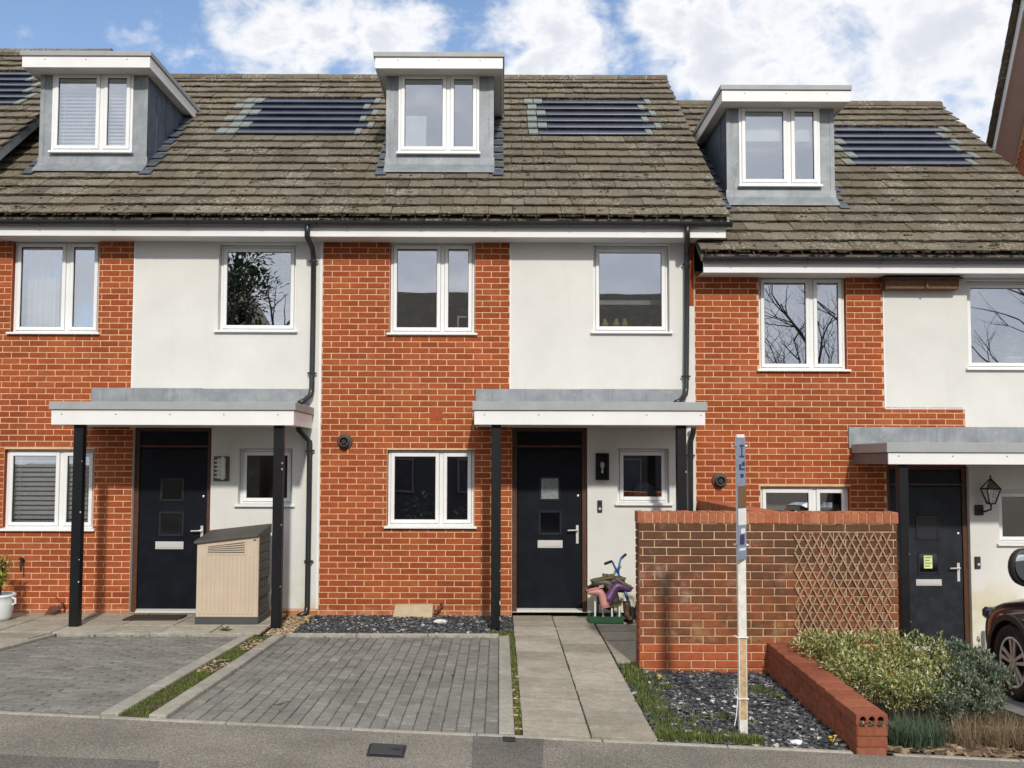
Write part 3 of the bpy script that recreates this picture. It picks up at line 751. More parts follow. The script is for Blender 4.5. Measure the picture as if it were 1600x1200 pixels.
# ------------------------------------------------------------------ house geometry constants
ZE, YE = 4.935, -0.42            # tile edge at the eaves
ZR, YR = 8.45, 4.10              # ridge
TP = (ZR - ZE) / (YR - YE); PA = math.atan(TP); NROW = 20
SLEN = math.hypot(ZR - ZE, YR - YE); GA = SLEN / NROW
def roofz(Y): return ZE + (Y - YE) * TP
YFAS, ZS = -0.335, 4.705         # fascia face, soffit level
def tile_mesh(m, w=0.30):
    b = MB(); L = GA + .055; n = 5
    top, bot = [], []
    for k in range(n):
        x = -w / 2 + .004 + (w - .008) * k / (n - 1); j = ru(-.004, .003)
        j = ru(-.006, .003); h = ru(-.003, .003); top.append((x, j, .053 + h)); bot.append((x, j + .002, .035 + h))
    i = 0; b.v = top + bot + [(-w / 2 + .002, L, .012), (w / 2 - .002, L, .012), (-w / 2 + .002, L, -.01), (w / 2 - .002, L, -.01)]
    b.f = [tuple(range(n)) + (2 * n + 1, 2 * n)]
    for k in range(n - 1): b.f.append((k, n + k, n + k + 1, k + 1))
    b.f += [tuple(range(2 * n - 1, n - 1, -1)) + (2 * n + 2, 2 * n + 3), (0, 2 * n, 2 * n + 2, n), (n - 1, 2 * n - 1, 2 * n + 3, 2 * n + 1)]
    return b.mesh('tile', m)
TM = [tile_mesh(M_TILE) for _ in range(8)]
TW = 0.30
M_MOSS = plain('roof_moss', (.062, .052, .030), .95, .1, var=.6, scale=40, bmp=.8, bscale=90)
def lump(b, c, r_, m3):
    i = len(b.v); n = 6
    for k in range(n):
        a = 2 * math.pi * k / n; b.v.append(tuple(c + m3 @ Vector((r_ * ru(.8, 1.5) * math.cos(a), r_ * ru(.6, 1.0) * math.sin(a), 0))))
    b.v.append(tuple(c + m3 @ Vector((0, 0, r_ * ru(.5, .9)))))
    b.f += [(i + k, i + (k + 1) % n, i + n) for k in range(n)]
def roof(house, x0, x1, dz, holes, strips, rows=None, ridge=(None, None), cond=None):
    """holes: fn(row)->[(a,c)]; strips: list of (row, xa, xb, left flashing count) of solar slates"""
    base = MB(); e = -.004
    base.prism([(x0 + .01, YE + .03, ZE + dz - .02), (x0 + .01, YR, ZR + dz - .02), (x0 + .01, 2 * YR - YE, ZE + dz - .02), (x0 + .01, 2 * YR - YE, ZE + dz - .14), (x0 + .01, YR, ZR + dz - .16), (x0 + .01, YE + .03, ZE + dz - .10)], (x1 - x0 - .02, 0, 0))
    rf = base.build('roof', M_TILE, house)
    sol = {}
    for (r_, a, c, nl) in strips: sol.setdefault(r_, []).append((a, c, nl))
    for r_ in range(NROW) if rows is None else rows:
        u = r_ * GA; Y = YE + u * math.cos(PA); Z = ZE + u * math.sin(PA) + dz
        off = 0 if r_ % 2 else TW / 2
        iv = cut([(x0, x1)], holes(r_))
        for (a, c, nl) in sol.get(r_, []): iv = cut(iv, [(a - .15 * nl, c + .10)])
        for (a, c) in iv:
            x = math.floor(a / TW) * TW - TW + off
            while x < c:
                p, q = max(x, a), min(x + TW, c)
                if q - p > .03:
                    xc = (p + q) / 2
                    if cond is None or cond(proj((xc, Y, Z))):
                        link('tile', random.choice(TM), rf, (xc, Y, Z + ru(-.003, .004)), (PA + ru(-.016, .010), ru(-.010, .010), ru(-.012, .012)), ((q - p) / TW, 1, 1))
                x += TW
        for (a, c, nl) in sol.get(r_, []):
            if cond is not None and not cond(proj((c, Y, Z))) and not cond(proj((a, Y, Z))): continue
            mm = Matrix.Translation((0, Y, Z)) @ Matrix.Rotation(PA, 4, 'X')
            MB().prism([mm @ Vector((a, -.012, .034)), mm @ Vector((a, -.012, .062)), mm @ Vector((a, GA + .03, .020)), mm @ Vector((a, GA + .03, -.004))], (c - a, 0, 0)).build('solar_slate', M_SOLAR, rf, bevel=0.004)
            for k in range(nl): MB().box(a - .15 * (k + 1) + .006, a - .15 * k - .004, -.010, GA + .02, .0, .024, mm @ Matrix.Translation((0, 0, .040)) @ Matrix.Rotation(-.13, 4, 'X')).build('flashing_tile', M_PALE, rf, bevel=0.003)
            MB().box(c + .004, c + .096, -.010, GA + .02, .0, .024, mm @ Matrix.Translation((0, 0, .040)) @ Matrix.Rotation(-.13, 4, 'X')).build('flashing_tile', M_PALE, rf, bevel=0.003)
    mo = MB(); m3 = Matrix.Rotation(PA, 3, 'X')
    for _ in range(1000):
        x = ru(x0, x1); r_ = int(NROW * rnd() ** 1.35); u = r_ * GA + random.choice((-.012, -.012, -.02, ru(0, GA))); Y = YE + u * math.cos(PA); Z = ZE + u * math.sin(PA) + dz
        if any(a - .05 < x < c + .05 for a, c in holes(r_)) or any(a - .3 < x < c + .15 for a, c, _n in sol.get(r_, [])): continue
        if cond is not None and not cond(proj((x, Y, Z))): continue
        h = .040 if u < r_ * GA else .056
        for _q in range(random.choice((1, 1, 2, 4))): lump(mo, Vector((x + ru(-.05, .05), Y, Z)) + m3 @ Vector((0, 0, h - .012)), ru(.008, .024), m3)
    if mo.v: mo.build('moss', M_MOSS, rf, kind='stuff')
    # ridge tiles
    ra, rb = (ridge[0] if ridge[0] is not None else x0), (ridge[1] if ridge[1] is not None else x1)
    n = max(1, round((rb - ra) / .44))
    for k in range(n):
        a, c = ra + (rb - ra) * k / n + .004, ra + (rb - ra) * (k + 1) / n - .004
        if cond is not None and not cond(proj((c, YR, ZR + dz))): continue
        pts = [(a, YR + .13 * math.cos(t), ZR + dz - .045 + .115 * math.sin(t)) for t in [math.pi * q / 8 for q in range(9)]]
        MB().prism(pts, (c - a, 0, ru(-.004, .004))).build('ridge_tile', M_TILE, rf)
    return rf
def eaves(house, x0, x1, dz, g0, g1):
    f = MB().box(x0, x1, YFAS, YFAS + .02, ZS + dz, ZS + .145 + dz).build('fascia', M_FASCIA, house, bevel=0.003)
    for k in range(1, int((x1 - x0) / 2.4) + 1):
        x = x0 + k * 2.4 - 1.1; MB().box(x - .006, x + .006, YFAS - .0025, YFAS - .0005, ZS + dz + .002, ZS + .143 + dz).build('joint_trim', M_UPVC, f)
    MB().box(x0 + .002, x1 - .002, YFAS + .02, 0.05, ZS + dz + .006, ZS + dz + .018).build('soffit', M_SOFFIT, house)
    zc, yc = ZS + .178 + dz, YFAS - .062
    pts = [(g0, yc + .058 * math.cos(t), zc + .058 * math.sin(t)) for t in [math.pi + math.pi * q / 10 for q in range(11)]]
    pts += [(g0, yc + .050 * math.cos(t), zc + .050 * math.sin(t)) for t in [2 * math.pi - math.pi * q / 10 for q in range(11)]]
    gt = MB().prism(pts, (g1 - g0, 0, 0)).build('gutter', M_GUTTER, house)
    x = g0 + .35
    while x < g1:
        bp = [(x, yc + .064 * math.cos(t), zc + .064 * math.sin(t)) for t in [math.pi + math.pi * q / 8 for q in range(9)]]
        bp += [(x, yc + .0585 * math.cos(t), zc + .0585 * math.sin(t)) for t in [2 * math.pi - math.pi * q / 8 for q in range(9)]]
        MB().prism(bp, (.03, 0, 0)).box(x, x + .03, yc - .066, yc - .052, zc - .002, zc + .008).build('bracket', M_GUTTER, gt); x += 0.92
    ends = MB()
    for xx in (g0, g1): ends.prism([(xx - .004, yc + .062 * math.cos(t), zc + .062 * math.sin(t)) for t in [math.pi + math.pi * q / 10 for q in range(11)]], (.008, 0, 0))
    ends.build('end_cap', M_GUTTER, gt)
    return gt
def downpipe(house, paths, brackets, shoe=None):
    o = MB().tube(paths[0], .034, 10)
    p0 = o.build('downpipe', M_GUTTER, house, smooth=True)
    for (x, y, z) in brackets:
        MB().lathe([(.042, -.012), (.042, .012)], (x, y, z), 'Z', 12).box(x - .058, x + .058, y + .01, y + .024, z - .010, z + .010).build('pipe_clip', M_GUTTER, p0)
    return p0

def canopy(house, fx, lead, zc, dep, post_x, ground, side_dark=None, lead2=0.0):
    """fx: (x0,x1,z0,z1) of the front fascia, trim above, lead upstand on the wall"""
    x0, x1, z0, z1 = fx; y = -dep
    c = MB().box(x0 + .022, x1 - .022, y + .022, -.008, z0 + .03, z1 + .045).build('canopy', M_TRIM, house); side_m = side_dark or M_FASCIA
    fa = MB().box(x0, x1, y, y + .02, z0, z1).build('fascia', M_FASCIA, c, bevel=0.002)
    for xs in (x0, x1 - .02): MB().box(xs, xs + .02, y + .0215, -.012, z0 + .001, z1 - .001).build('side_fascia', side_m, c, bevel=0.002)
    MB().box(x0 + .021, x1 - .021, y + .021, -.010, z0 + .012, z0 + .026).build('soffit', M_SOFFIT, c)
    tr = MB(); tr.box(x0 - .022, x1 + .022, y - .022, y + .05, z1 + .004, zc); tr.box(x0 - .022, x0 + .05, y + .05, -.012, z1 + .004, zc - .001); tr.box(x1 - .05, x1 + .022, y + .05, -.012, z1 + .004, zc - .001)
    tr.build('roof_edge_trim', M_TRIM, c, bevel=0.004)
    MB().box(x0 + .05, x1 - .05, y + .05, -.02, z1 + .045, zc - .02).build('roof_deck', M_LEAD, c)
    a, b_, e, g = lead; n = max(1, round((b_ - a) / 1.2)); 
    for k in range(n):
        u, v = a + (b_ - a) * k / n, a + (b_ - a) * (k + 1) / n
        MB().box(u, v + (.03 if k < n - 1 else 0), -.020 - .004 * (k % 2), -.006, zc - .05, g + ru(-.006, .006)).build('lead_flashing', M_LEAD, c, bevel=0.003)
    sx = x0 + .12
    while sx < x1:
        MB().lathe([(.009, 0), (.009, -.004), (.004, -.006)], (sx, y - .0005, z0 + (z1 - z0) * .72), 'Y', 8).build('screw', M_SCREW, c); sx += 0.62
    for px_, gz in zip(post_x, ground):
        p = MB().box(px_ - .055, px_ + .055, y + .06, y + .165, gz, z0 + .012).build('post', M_POST, house, bevel=0.006)
        random.seed(int(px_ * 100) + 5)
        for k in range(4):
            zz = gz + 2.0 * rnd() ** 1.6 + .05; e_ = px_ + .055 - .004
            MB().box(e_ - ru(.004, .01), e_ + .0045, y + .0592, y + .062, zz, zz + random.choice((.006, .01, .02, .045))).build('paint_chip', M_CHIP, p)
    return c

# dormer, described about its centre line on the unshifted roof
YD = 0.78
def dormer(house, xc, dz, fasc=None):
    hw = 0.725; zb = roofz(YD) + dz + .01; zt = 7.225 + dz
    sub = lambda b, n, m, **k: b.build(n, m, D, **k)
    yb = YE + (zt + .10 - dz - ZE) / TP + .25
    wx0, wx1, wz0, wz1 = xc - .565, xc + .535, zb + .235, zt - .005
    fr = MB(); holed(fr, [(xc - hw, xc + hw, zb - .05, zt + .05)], [(wx0, wx1, wz0, wz1)], YD); reveal(fr, (wx0, wx1, wz0, wz1), YD, YD + .12)
    D = fr.build('dormer', M_LEAD, house)
    for s in (-1, 1):
        x = xc + s * hw
        ck = MB().prism([(x, YD + .003, zb - .1), (x, YD + .003, zt + .04), (x, yb, zt + .04), (x, yb, roofz(yb) + dz - .1)], (-s * .05, 0, 0)); sub(ck, 'cheek', M_LEAD_SHADE)  # same lead as the front, its shaded look painted in by the darker colour
        sm = MB()
        for q in range(1, 5):
            yq = YD + q * .38; zq = roofz(yq) + dz
            if zq < zt: sub(MB().box(x - .008 if s < 0 else x, x if s < 0 else x + .008, yq - .012, yq + .012, zq - .05, zt + .03), 'lead_seam', M_LEAD_SHADE, bevel=.003)
    sub(MB().box(xc - hw - .008, xc - hw + .05, YD - .008, YD - .001, zb, zt), 'corner_strip', M_LEAD)
    sub(MB().box(xc + hw - .05, xc + hw + .008, YD - .008, YD - .001, zb, zt), 'corner_strip', M_LEAD)
    # apron dressed over the tiles
    ap = MB().prism([(xc - hw - .02, YD - .004, zb + .17), (xc - hw - .02, YD - .012, zb + .17), (xc - hw - .02, YD - .016, zb + .075), (xc - hw - .02, YD - .17, zb - .055), (xc - hw - .02, YD - .17, zb - .075), (xc - hw - .02, YD - .004, zb - .02)], (2 * hw + .04, 0, 0)); sub(ap, 'apron', M_LEAD)
    # soakers beside the cheeks, stepping up the roof
    for s in (-1, 1):
        for q in range(-1, 8):
            u = (YD - YE) / math.cos(PA) + q * GA * 1.0
            Y = YE + u * math.cos(PA); Z = ZE + u * math.sin(PA) + dz
            if Z > zt - .1: break
            mm = Matrix.Translation((xc + s * (hw + .06), Y, Z)) @ Matrix.Rotation(PA - .10, 4, 'X')
            sub(MB().box(-.065, .065 + ru(-.01, .03), -.012, GA - .01, .060, .068, mm), 'soaker', M_LEAD_SHADE)
    # roof with overhang
    o, yf = 0.855, YD - .30
    zf0, zf1, zt1 = zt - .055, zt + .095, zt + .165
    sub(MB().box(xc - o + .02, xc + o - .02, yf + .02, yb, zf0 + .012, zf0 + .03), 'soffit', M_SOFFIT)
    sub(MB().box(xc - o, xc + o, yf, yf + .02, zf0, zf1), 'fascia', M_FASCIA, bevel=.003)
    for s in (-1, 1):
        x = xc + s * o; a, b_ = (x, x + .02) if s < 0 else (x - .02, x)
        sub(MB().box(a, b_, yf + .0205, yb, zf0 + .001, zf1 - .001), 'side_fascia', M_FASCIA, bevel=.003)
    tr = MB(); tr.box(xc - o - .022, xc + o + .022, yf - .022, yf + .05, zf1 + .004, zt1)
    for s in (-1, 1):
        x = xc + s * o; a, b_ = (x - .022, x + .05) if s < 0 else (x - .05, x + .022)
        tr.box(a, b_, yf + .05, yb, zf1 + .004, zt1 - .001)
    sub(tr, 'roof_edge_trim', M_TRIM, bevel=.004)
    sub(MB().box(xc - o + .03, xc + o - .03, yf + .04, yb, zf1 - .02, zt1 - .02), 'roof_deck', M_LEAD)
    for q in (-.55, 0, .55): sub(MB().lathe([(.008, 0), (.008, -.004), (.004, -.006)], (xc + q, yf - .0005, zf0 + .11), 'Y', 8), 'screw', M_SCREW)
    # window
    f0, f1 = YD - .02, YD + .05; fw = .034
    b = MB().ring(wx0, wx1, wz0, wz1, fw, f0, f1); xm = wx0 + (wx1 - wx0) * .617
    b.box(xm - .026, xm + .026, f0, f1, wz0 + fw, wz1 - fw); sub(b, 'window_frame', M_UPVC, bevel=.004)
    for (a, c) in ((wx0 + fw + .002, xm - .028), (xm + .028, wx1 - fw - .002)):
        sa, sb = wz0 + fw + .002, wz1 - fw - .002
        sub(MB().ring(a, c, sa, sb, .05, f0 - .014, f1 - .02), 'sash', M_UPVC, bevel=.005)
        sub(MB().ring(a + .05, c - .05, sa + .05, sb - .05, .005, f0 + .002, f0 + .03), 'gasket', M_GASKET)
        sub(MB().box(a + .055, c - .055, f0 + .012, f0 + .016, sa + .055, sb - .055), 'pane', M_GLASS)
    sub(MB().box(wx0 + .12, xm - .12, f0 - .008, f0 - .001, wz1 - .03, wz1 - .014), 'trickle_vent', M_SOFFIT)
    sub(MB().box(wx0 - .02, wx1 + .02, f0 - .05, f0 - .001, wz0 - .025, wz0 + .006), 'sill', M_UPVC, bevel=.003)
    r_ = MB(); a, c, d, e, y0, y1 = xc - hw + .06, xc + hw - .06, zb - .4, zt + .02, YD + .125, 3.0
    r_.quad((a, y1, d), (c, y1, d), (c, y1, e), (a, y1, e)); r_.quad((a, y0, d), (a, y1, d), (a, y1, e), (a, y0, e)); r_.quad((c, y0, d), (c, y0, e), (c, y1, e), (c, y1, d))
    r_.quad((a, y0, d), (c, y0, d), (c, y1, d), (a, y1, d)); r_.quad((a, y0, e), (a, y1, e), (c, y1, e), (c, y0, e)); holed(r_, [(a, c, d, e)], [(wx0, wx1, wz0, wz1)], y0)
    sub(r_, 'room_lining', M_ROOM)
    return D, (wx0, wx1, wz0, wz1)
def dormer_hole(xc):
    hw = .725
    def f(r_):
        u = r_ * GA; Y = YE + u * math.cos(PA)
        if Y + GA * math.cos(PA) * .9 > YD and Y < 2.35: return [(xc - hw - (.0 if Y > YD else -.0), xc + hw)]
        return []
    return f
def flue(house, px, py, Y=0.0):
    c = U(px, py, Y)
    f = MB().lathe([(.098, 0.0), (.098, -.012), (.085, -.022), (.062, -.024), (.062, -.10), (.05, -.10), (.05, -.03)], (c.x, Y, c.z), 'Y', 20).build('boiler_flue', plain('flue_plastic', (.075, .050, .042), .5), house)
    MB().lathe([(.022, -.02), (.022, -.085), (.03, -.09), (.03, -.098)], (c.x, Y, c.z), 'Y', 14).build('flue_nozzle', M_GASKET, f)

XA = U(501, 660, 0).x            # party line left / middle
XB = U(1086, 600, 0).x           # party line middle / right
DZ = -0.435
ZTOP = 4.76
ZB0 = -0.16
# ---------------------------------------------------------------- middle house
H2 = thing('terraced_house', 'middle terraced house with red brick left half and white rendered right half', 'house', (0, 0, 0), 'terraced houses in the row')
w_up = RECT(609, 377, 742, 521, 0); w_lo = RECT(605, 703, 741, 823, 0)
r_up = RECT(927, 382, 1046, 519, 0); r_lo = RECT(965, 701, 1046, 787, 0)
d_op = RECT(800, 668, 918, 957, 0)
xsplit = U(797, 500, 0).x
brects = [(XA, xsplit, ZB0, ZTOP), (xsplit, d_op[0], ZB0, d_op[3])]
rrects = [(xsplit, XB - .0, d_op[3], ZTOP), (d_op[1], XB, 0.05, d_op[3])]
def front(house, brects, rrects, bh, rh, dop, m_brick, zb, keep=None, plinth=None):
    mo = MB(); holed(mo, brects, bh + [dop], 0.0055)
    wall = mo.build('wall', M_MORTAR, house)
    for h in bh:
        rv = MB(); reveal(rv, (h[0] + .001, h[1] - .001, h[2] + .001, h[3] - .001), .003, .16); rv.build('brick_reveal', m_brick, wall)
    if plinth:
        pm = MB(); holed(pm, plinth, [], .0055); pl_ = pm.build('plinth', M_MORTAR, house); brick_wall(plinth, [], zb, pl_, m_brick)
    brick_wall(brects, [(h[0], h[1], h[2] - .012, h[3] + .008) for h in bh + [dop]], zb, wall, m_brick, keep=keep)
    re = MB(); holed(re, rrects, rh + [dop], 0.002)
    for h in rh + [dop]: reveal(re, h, .002, .18)
    rw = re.build('rendered_wall', M_RENDER, house)
    return wall, rw
wall2, rend2 = front(H2, brects, rrects, [w_up, w_lo], [r_up, r_lo], d_op, M_BRICK, ZB0)
MB().box(xsplit - .006, xsplit + .008, -.004, .004, d_op[3], ZS).build('edge_bead', M_UPVC, rend2)
window(H2, w_up, [.617, 1], .07); window(H2, w_lo, [.617, 1], .07)
window(H2, r_up, [1], .10, vent=False); window(H2, r_lo, [1], .10, vent=False)
q = lambda a, b, c, d: RECT(a, b, c, d, .09)
door(H2, d_op, M_DOOR, 1, [q(846, 748, 872, 779), q(845, 801, 874, 832)], q(840, 844, 879, 856), (M_FROST, M_GLASSD))
def canopy_px(house, f, ytop, lead, dep, posts, ground, side=None):
    fx = RECT(*f, -dep); zc = U((f[0] + f[2]) / 2, ytop, -dep).z; ld = RECT(*lead, -.01)
    return canopy(house, fx, ld, zc, dep, [U(p, 800, -dep + .06).x for p in posts], ground, side)
DEP = 1.13
canopy_px(H2, (741, 642, 1102, 664), 628, (743, 608, 1071, 640), DEP, [775, 1066], [0.02, 0.0])
GZ = ZS + .12
def P3(px, py, Y): return tuple(U(px, py, Y))
downpipe(H2, [[P3(1074, 348, -.395), P3(1074, 372, -.39), P3(1073, 390, -.10), P3(1073, 402, -.055), P3(1073, 500, -.055), P3(1072, 606, -.055), P3(1071, 616, -.07), P3(1063, 626, -.16), P3(1056, 629, -.22)]], [P3(1073, 413, -.055), P3(1072, 588, -.055)])
downpipe(H2, [[P3(1084, 664, -.16), P3(1083, 676, -.09), P3(1079, 690, -.055), P3(1079, 740, -.055), P3(1079, 955, -.055)]], [P3(1079, 712, -.055)])
flue(H2, 539, 690)
x0, x1, z0, z1 = RECT(672, 637, 691, 656, 0)
ab = MB().box(x0, x1, -.004, .006, z0, z1).build('air_brick', M_NEWBRICK, H2)
for k in range(4):
    zz = z0 + (z1 - z0) * (k + .8) / 4.6; MB().box(x0 + .012, x1 - .012, -.006, -.0045, zz - .006, zz + .004).build('louvre', M_NEWBRICK, ab)
c = U(937, 791, 0); db = MB().box(c.x - .03, c.x + .03, -.022, .001, c.z - .075, c.z + .075).build('doorbell', M_GASKET, H2, bevel=.006)
MB().lathe([(.016, 0), (.016, -.005)], (c.x, -.0225, c.z - .03), 'Y', 14).build('button', M_CHROME, db); MB().lathe([(.012, 0), (.012, -.004)], (c.x, -.0225, c.z + .035), 'Y', 14).build('lens', M_SOLAR, db)
XD1, XD2, XD3 = U(147, 170, YD).x, U(687.5, 170, YD).x, U(1219, 220, YD).x
XV = 2.83
D2, DW2 = dormer(H2, XD2, 0.0)
strips2 = []
for k, r_ in enumerate(range(15, 9, -1)):
    yy = U(0, 150 + k * 10.5, YE + r_ * GA * math.cos(PA)); Y = YE + r_ * GA * math.cos(PA)
    a = U([838, 829, 843, 829, 845, 831][k], 150 + 11 * k, Y).x; c = U([1008, 998, 1016, 1004, 1024, 1010][k], 150 + 11 * k, Y).x
    strips2.append((r_, a + .10, c, 1 if k % 2 else 2))
XP = -1.80
rf2 = roof(H2, XP, XV, 0, dormer_hole(XD2), strips2, ridge=(XP, XV))
# verge of the middle roof over the lower neighbour
vb = MB().prism([(XV - .03, YE + .02, ZE - .115), (XV - .03, YE + .02, ZE + .0), (XV - .03, YR, ZR + .0), (XV - .03, YR, ZR - .13)], (.022, 0, 0)).build('barge_board', M_FASCIA, H2)
MB().prism([(XB - .1, 0.0, ZS - .8), (XB - .1, 0, ZE + .25), (XB - .1, YR, ZR - .17), (XB - .1, YR, ZS - .8)], (.095, 0, 0)).build('gable_wall', M_BRICK, H2)
MB().prism([(XB, YE + .03, ZE - .12), (XB, YR, ZR - .14), (XB, YR, ZR - .12), (XB, YE + .03, ZE - .10)], (XV - .03 - XB, 0, 0)).build('verge_soffit', M_SOFFIT, H2)
eaves(H2, XA + .05, U(1134, 358, YFAS).x, 0, XA + .0, U(1141, 345, YFAS).x)
MB().box(XA, XB, 8.4, 8.6, -.2, 5.0).build('rear_wall', M_RENDER, H2)

# ---------------------------------------------------------------- left house
XL0 = -6.99
H1 = thing('terraced_house', 'left terraced house with beige storage box in front of its dark door', 'house', (-4.6, 0, 0), 'terraced houses in the row')
w_up = RECT(18, 374, 154, 520, 0); w_lo = RECT(5, 702, 146, 827, 0)
r_up = RECT(341, 381, 462, 517, 0); r_lo = RECT(372, 701, 457, 789, 0)
d_op1 = RECT(205, 668, 328, 958, 0)
xs1 = U(208, 500, 0).x
zpl = U(480, 951, 0).z
brects = [(XL0, xs1, ZB0, ZTOP), (xs1, d_op1[0], ZB0, d_op1[3])]
rrects = [(xs1, XA, d_op1[3], ZTOP), (d_op1[1], XA, zpl, d_op1[3])]
wall1, rend1 = front(H1, brects, rrects, [w_up, w_lo], [r_up, r_lo], d_op1, M_BRICK, ZB0, plinth=[(d_op1[1], XA - .001, ZB0, zpl)])
MB().box(xs1 - .006, xs1 + .008, -.004, .004, d_op1[3], ZS).build('edge_bead', M_UPVC, rend1)
MB().box(XA - .03, XA - .002, -.006, .004, zpl, ZS).build('edge_bead', M_UPVC, rend1)
W1up = window(H1, w_up, [.617, 1], .07); W1lo = window(H1, w_lo, [.617, 1], .07)
window(H1, r_up, [1], .10, vent=False); window(H1, r_lo, [1], .10, vent=False)
door(H1, d_op1, M_DOOR, 1, [q(254, 750, 284, 780), q(252, 803, 284, 834)], q(243, 846, 287, 858))
canopy_px(H1, (80, 641, 459, 664), 628, (143, 607, 483, 640), DEP, [119, 433], [0.03, 0.0])
downpipe(H1, [[P3(480, 346, -.395), P3(480, 370, -.39), P3(488, 388, -.12), P3(490, 402, -.055), P3(489, 500, -.055), P3(487, 608, -.055), P3(485, 618, -.07), P3(474, 627, -.16), P3(467, 630, -.2)]], [P3(490, 408, -.055), P3(487, 583, -.055)])
downpipe(H1, [[P3(466, 662, -.2), P3(467, 672, -.16), P3(476, 682, -.07), P3(484, 690, -.055), P3(483, 760, -.055), P3(480, 948, -.055), P3(478, 958, -.08), P3(466, 963, -.16)]], [P3(484, 704, -.055), P3(482, 877, -.055)])
D1, DW1 = dormer(H1, XD1, 0.0)
strips1 = []
for k, r_ in enumerate(range(15, 9, -1)):
    Y = YE + r_ * GA * math.cos(PA)
    a = U([405, 388, 398, 374, 384, 362][k], 152 + 11 * k, Y).x; c = U([584, 567, 580, 561, 573, 553][k], 152 + 11 * k, Y).x
    strips1.append((r_, a + .06, c, 2))
roof(H1, XL0, XP, 0, dormer_hole(XD1), strips1, ridge=(XL0, XP), cond=lambda p: p[0] > -60)
eaves(H1, XL0, XA + .05, 0, XL0, XA)
MB().box(XL0, XA, 8.4, 8.6, -.2, 5.0).build('rear_wall', M_RENDER, H1)
c = U(37, 876, 0)
tp = MB().tube([(c.x, .0, c.z), (c.x, -.05, c.z), (c.x + .005, -.085, c.z - .01), (c.x + .012, -.10, c.z - .07), (c.x + .02, -.10, c.z - .13)], [.016, .018, .018, .013, .010], 10)
tp.lathe([(.026, .0), (.03, .02), (.018, .03)], (c.x - .005, -.055, c.z + .015), 'Z', 12)
tp.build('garden_tap', M_GASKET, H1)

# ---------------------------------------------------------------- right house, a step lower
H3 = thing('terraced_house', 'right terraced house stepped lower behind the garden wall and shrubs', 'house', (4.9, 0, -.43), 'terraced houses in the row')
w_up = RECT(1186, 430, 1323, 578, 0); w_lo = RECT(1189, 760, 1329, 880, 0)
r_up = RECT(1512, 438, 1632, 576, 0); r_lo = RECT(1561, 766, 1642, 850, 0)
d_op3 = RECT(1388, 728, 1517, 1017, 0)
xs3 = U(1381, 530, 0).x; xe3 = U(1508, 650, 0).x; zs3 = U(1440, 639, 0).z
XR = 7.35; zb3 = ZB0 + DZ
pl3 = U(1530, 1012, 0).z
brects = [(XB, xs3, zb3, ZTOP + DZ), (xs3, xe3, d_op3[3], zs3), (xs3, d_op3[0], zb3, d_op3[3])]
rrects = [(xs3, xe3, zs3, ZTOP + DZ), (xe3, XR, d_op3[3], ZTOP + DZ), (d_op3[1], XR, pl3, d_op3[3])]
wall3, rend3 = front(H3, brects, rrects, [w_up, w_lo], [r_up, r_lo], d_op3, M_BRICKR, zb3, keep=lambda x, y: y < 790 and x < 1600, plinth=[(d_op3[1], XR, zb3, pl3)])
# the strip of wall above the neighbour's roof line
MB().box(xs3 - .006, xs3 + .008, -.004, .004, zs3, ZS + DZ).build('edge_bead', M_UPVC, rend3)
MB().box(xs3, xe3 + .006, -.004, .004, zs3 - .004, zs3 + .008).build('edge_bead', M_UPVC, rend3)
window(H3, w_up, [.617, 1], .07); window(H3, w_lo, [.617, 1], .07); window(H3, r_up, [1], .10, vent=False); window(H3, r_lo, [1], .10, vent=False)
D3d = door(H3, d_op3, M_DOOR2, 1, [q(1434, 809, 1463, 840), q(1437, 866, 1464, 893)], q(1431, 905, 1471, 915), (M_PANELD, M_GLASSD))
x0, x1, z0, z1 = q(1443, 868, 1456, 888)
stk = MB().box(x0, x1, .0765, .079, z0, z1).build('door_sticker', plain('sticker', (.62, .72, .30), .6), D3d)
for k in range(4): MB().box(x0 + .012, x1 - .012 - .02 * (k % 2), .0750, .0762, z1 - .03 - k * .035, z1 - .018 - k * .035).build('sticker_print', plain('print_ink', (.12, .2, .1), .6), D3d)
canopy_px(H3, (1388, 708, 1800, 726), 692, (1326, 668, 1740, 705), DEP, [1413], [-0.43], M_TRIMB)
D3, DW3 = dormer(H3, XD3, DZ)
strips3 = []
for k, r_ in enumerate(range(15, 9, -1)):
    Y = YE + r_ * GA * math.cos(PA)
    a = U([1306, 1303, 1322, 1318, 1340, 1336][k], 195 + 11 * k, Y).x; c = U([1474, 1470, 1494, 1492, 1520, 1517][k], 195 + 11 * k, Y).x
    strips3.append((r_, a, c, 1 if k > 1 else 0))
roof(H3, XB + .0, 7.49, DZ, dormer_hole(XD3), strips3, ridge=(XB + .1, 7.49), cond=lambda p: p[0] < 1640)
MB().prism([(7.46, YE + .02, ZE + DZ - .115), (7.46, YE + .02, ZE + DZ), (7.46, YR, ZR + DZ), (7.46, YR, ZR + DZ - .13)], (.022, 0, 0)).build('barge_board', M_FASCIA, H3)
MB().prism([(XR - .1, 0.02, -.6), (XR - .1, 0.02, ZE + DZ + .25), (XR - .1, YR, ZR + DZ - .17), (XR - .1, 8.2, ZE + DZ + .1), (XR - .1, 8.2, -.6)], (.1, 0, 0)).build('gable_wall', M_BRICKR, H3)
eaves(H3, U(1099, 412, YFAS).x, XR, DZ, U(1097, 396, YFAS).x, 7.42)
MB().box(XB, XR, 8.4, 8.6, -.6, 4.6).build('rear_wall', M_RENDER, H3)
flue(H3, 1124, 751)
c = U(1527, 879, 0); db = MB().box(c.x - .035, c.x + .035, -.022, .001, c.z - .075, c.z + .075).build('doorbell', M_GASKET, H3, bevel=.006)
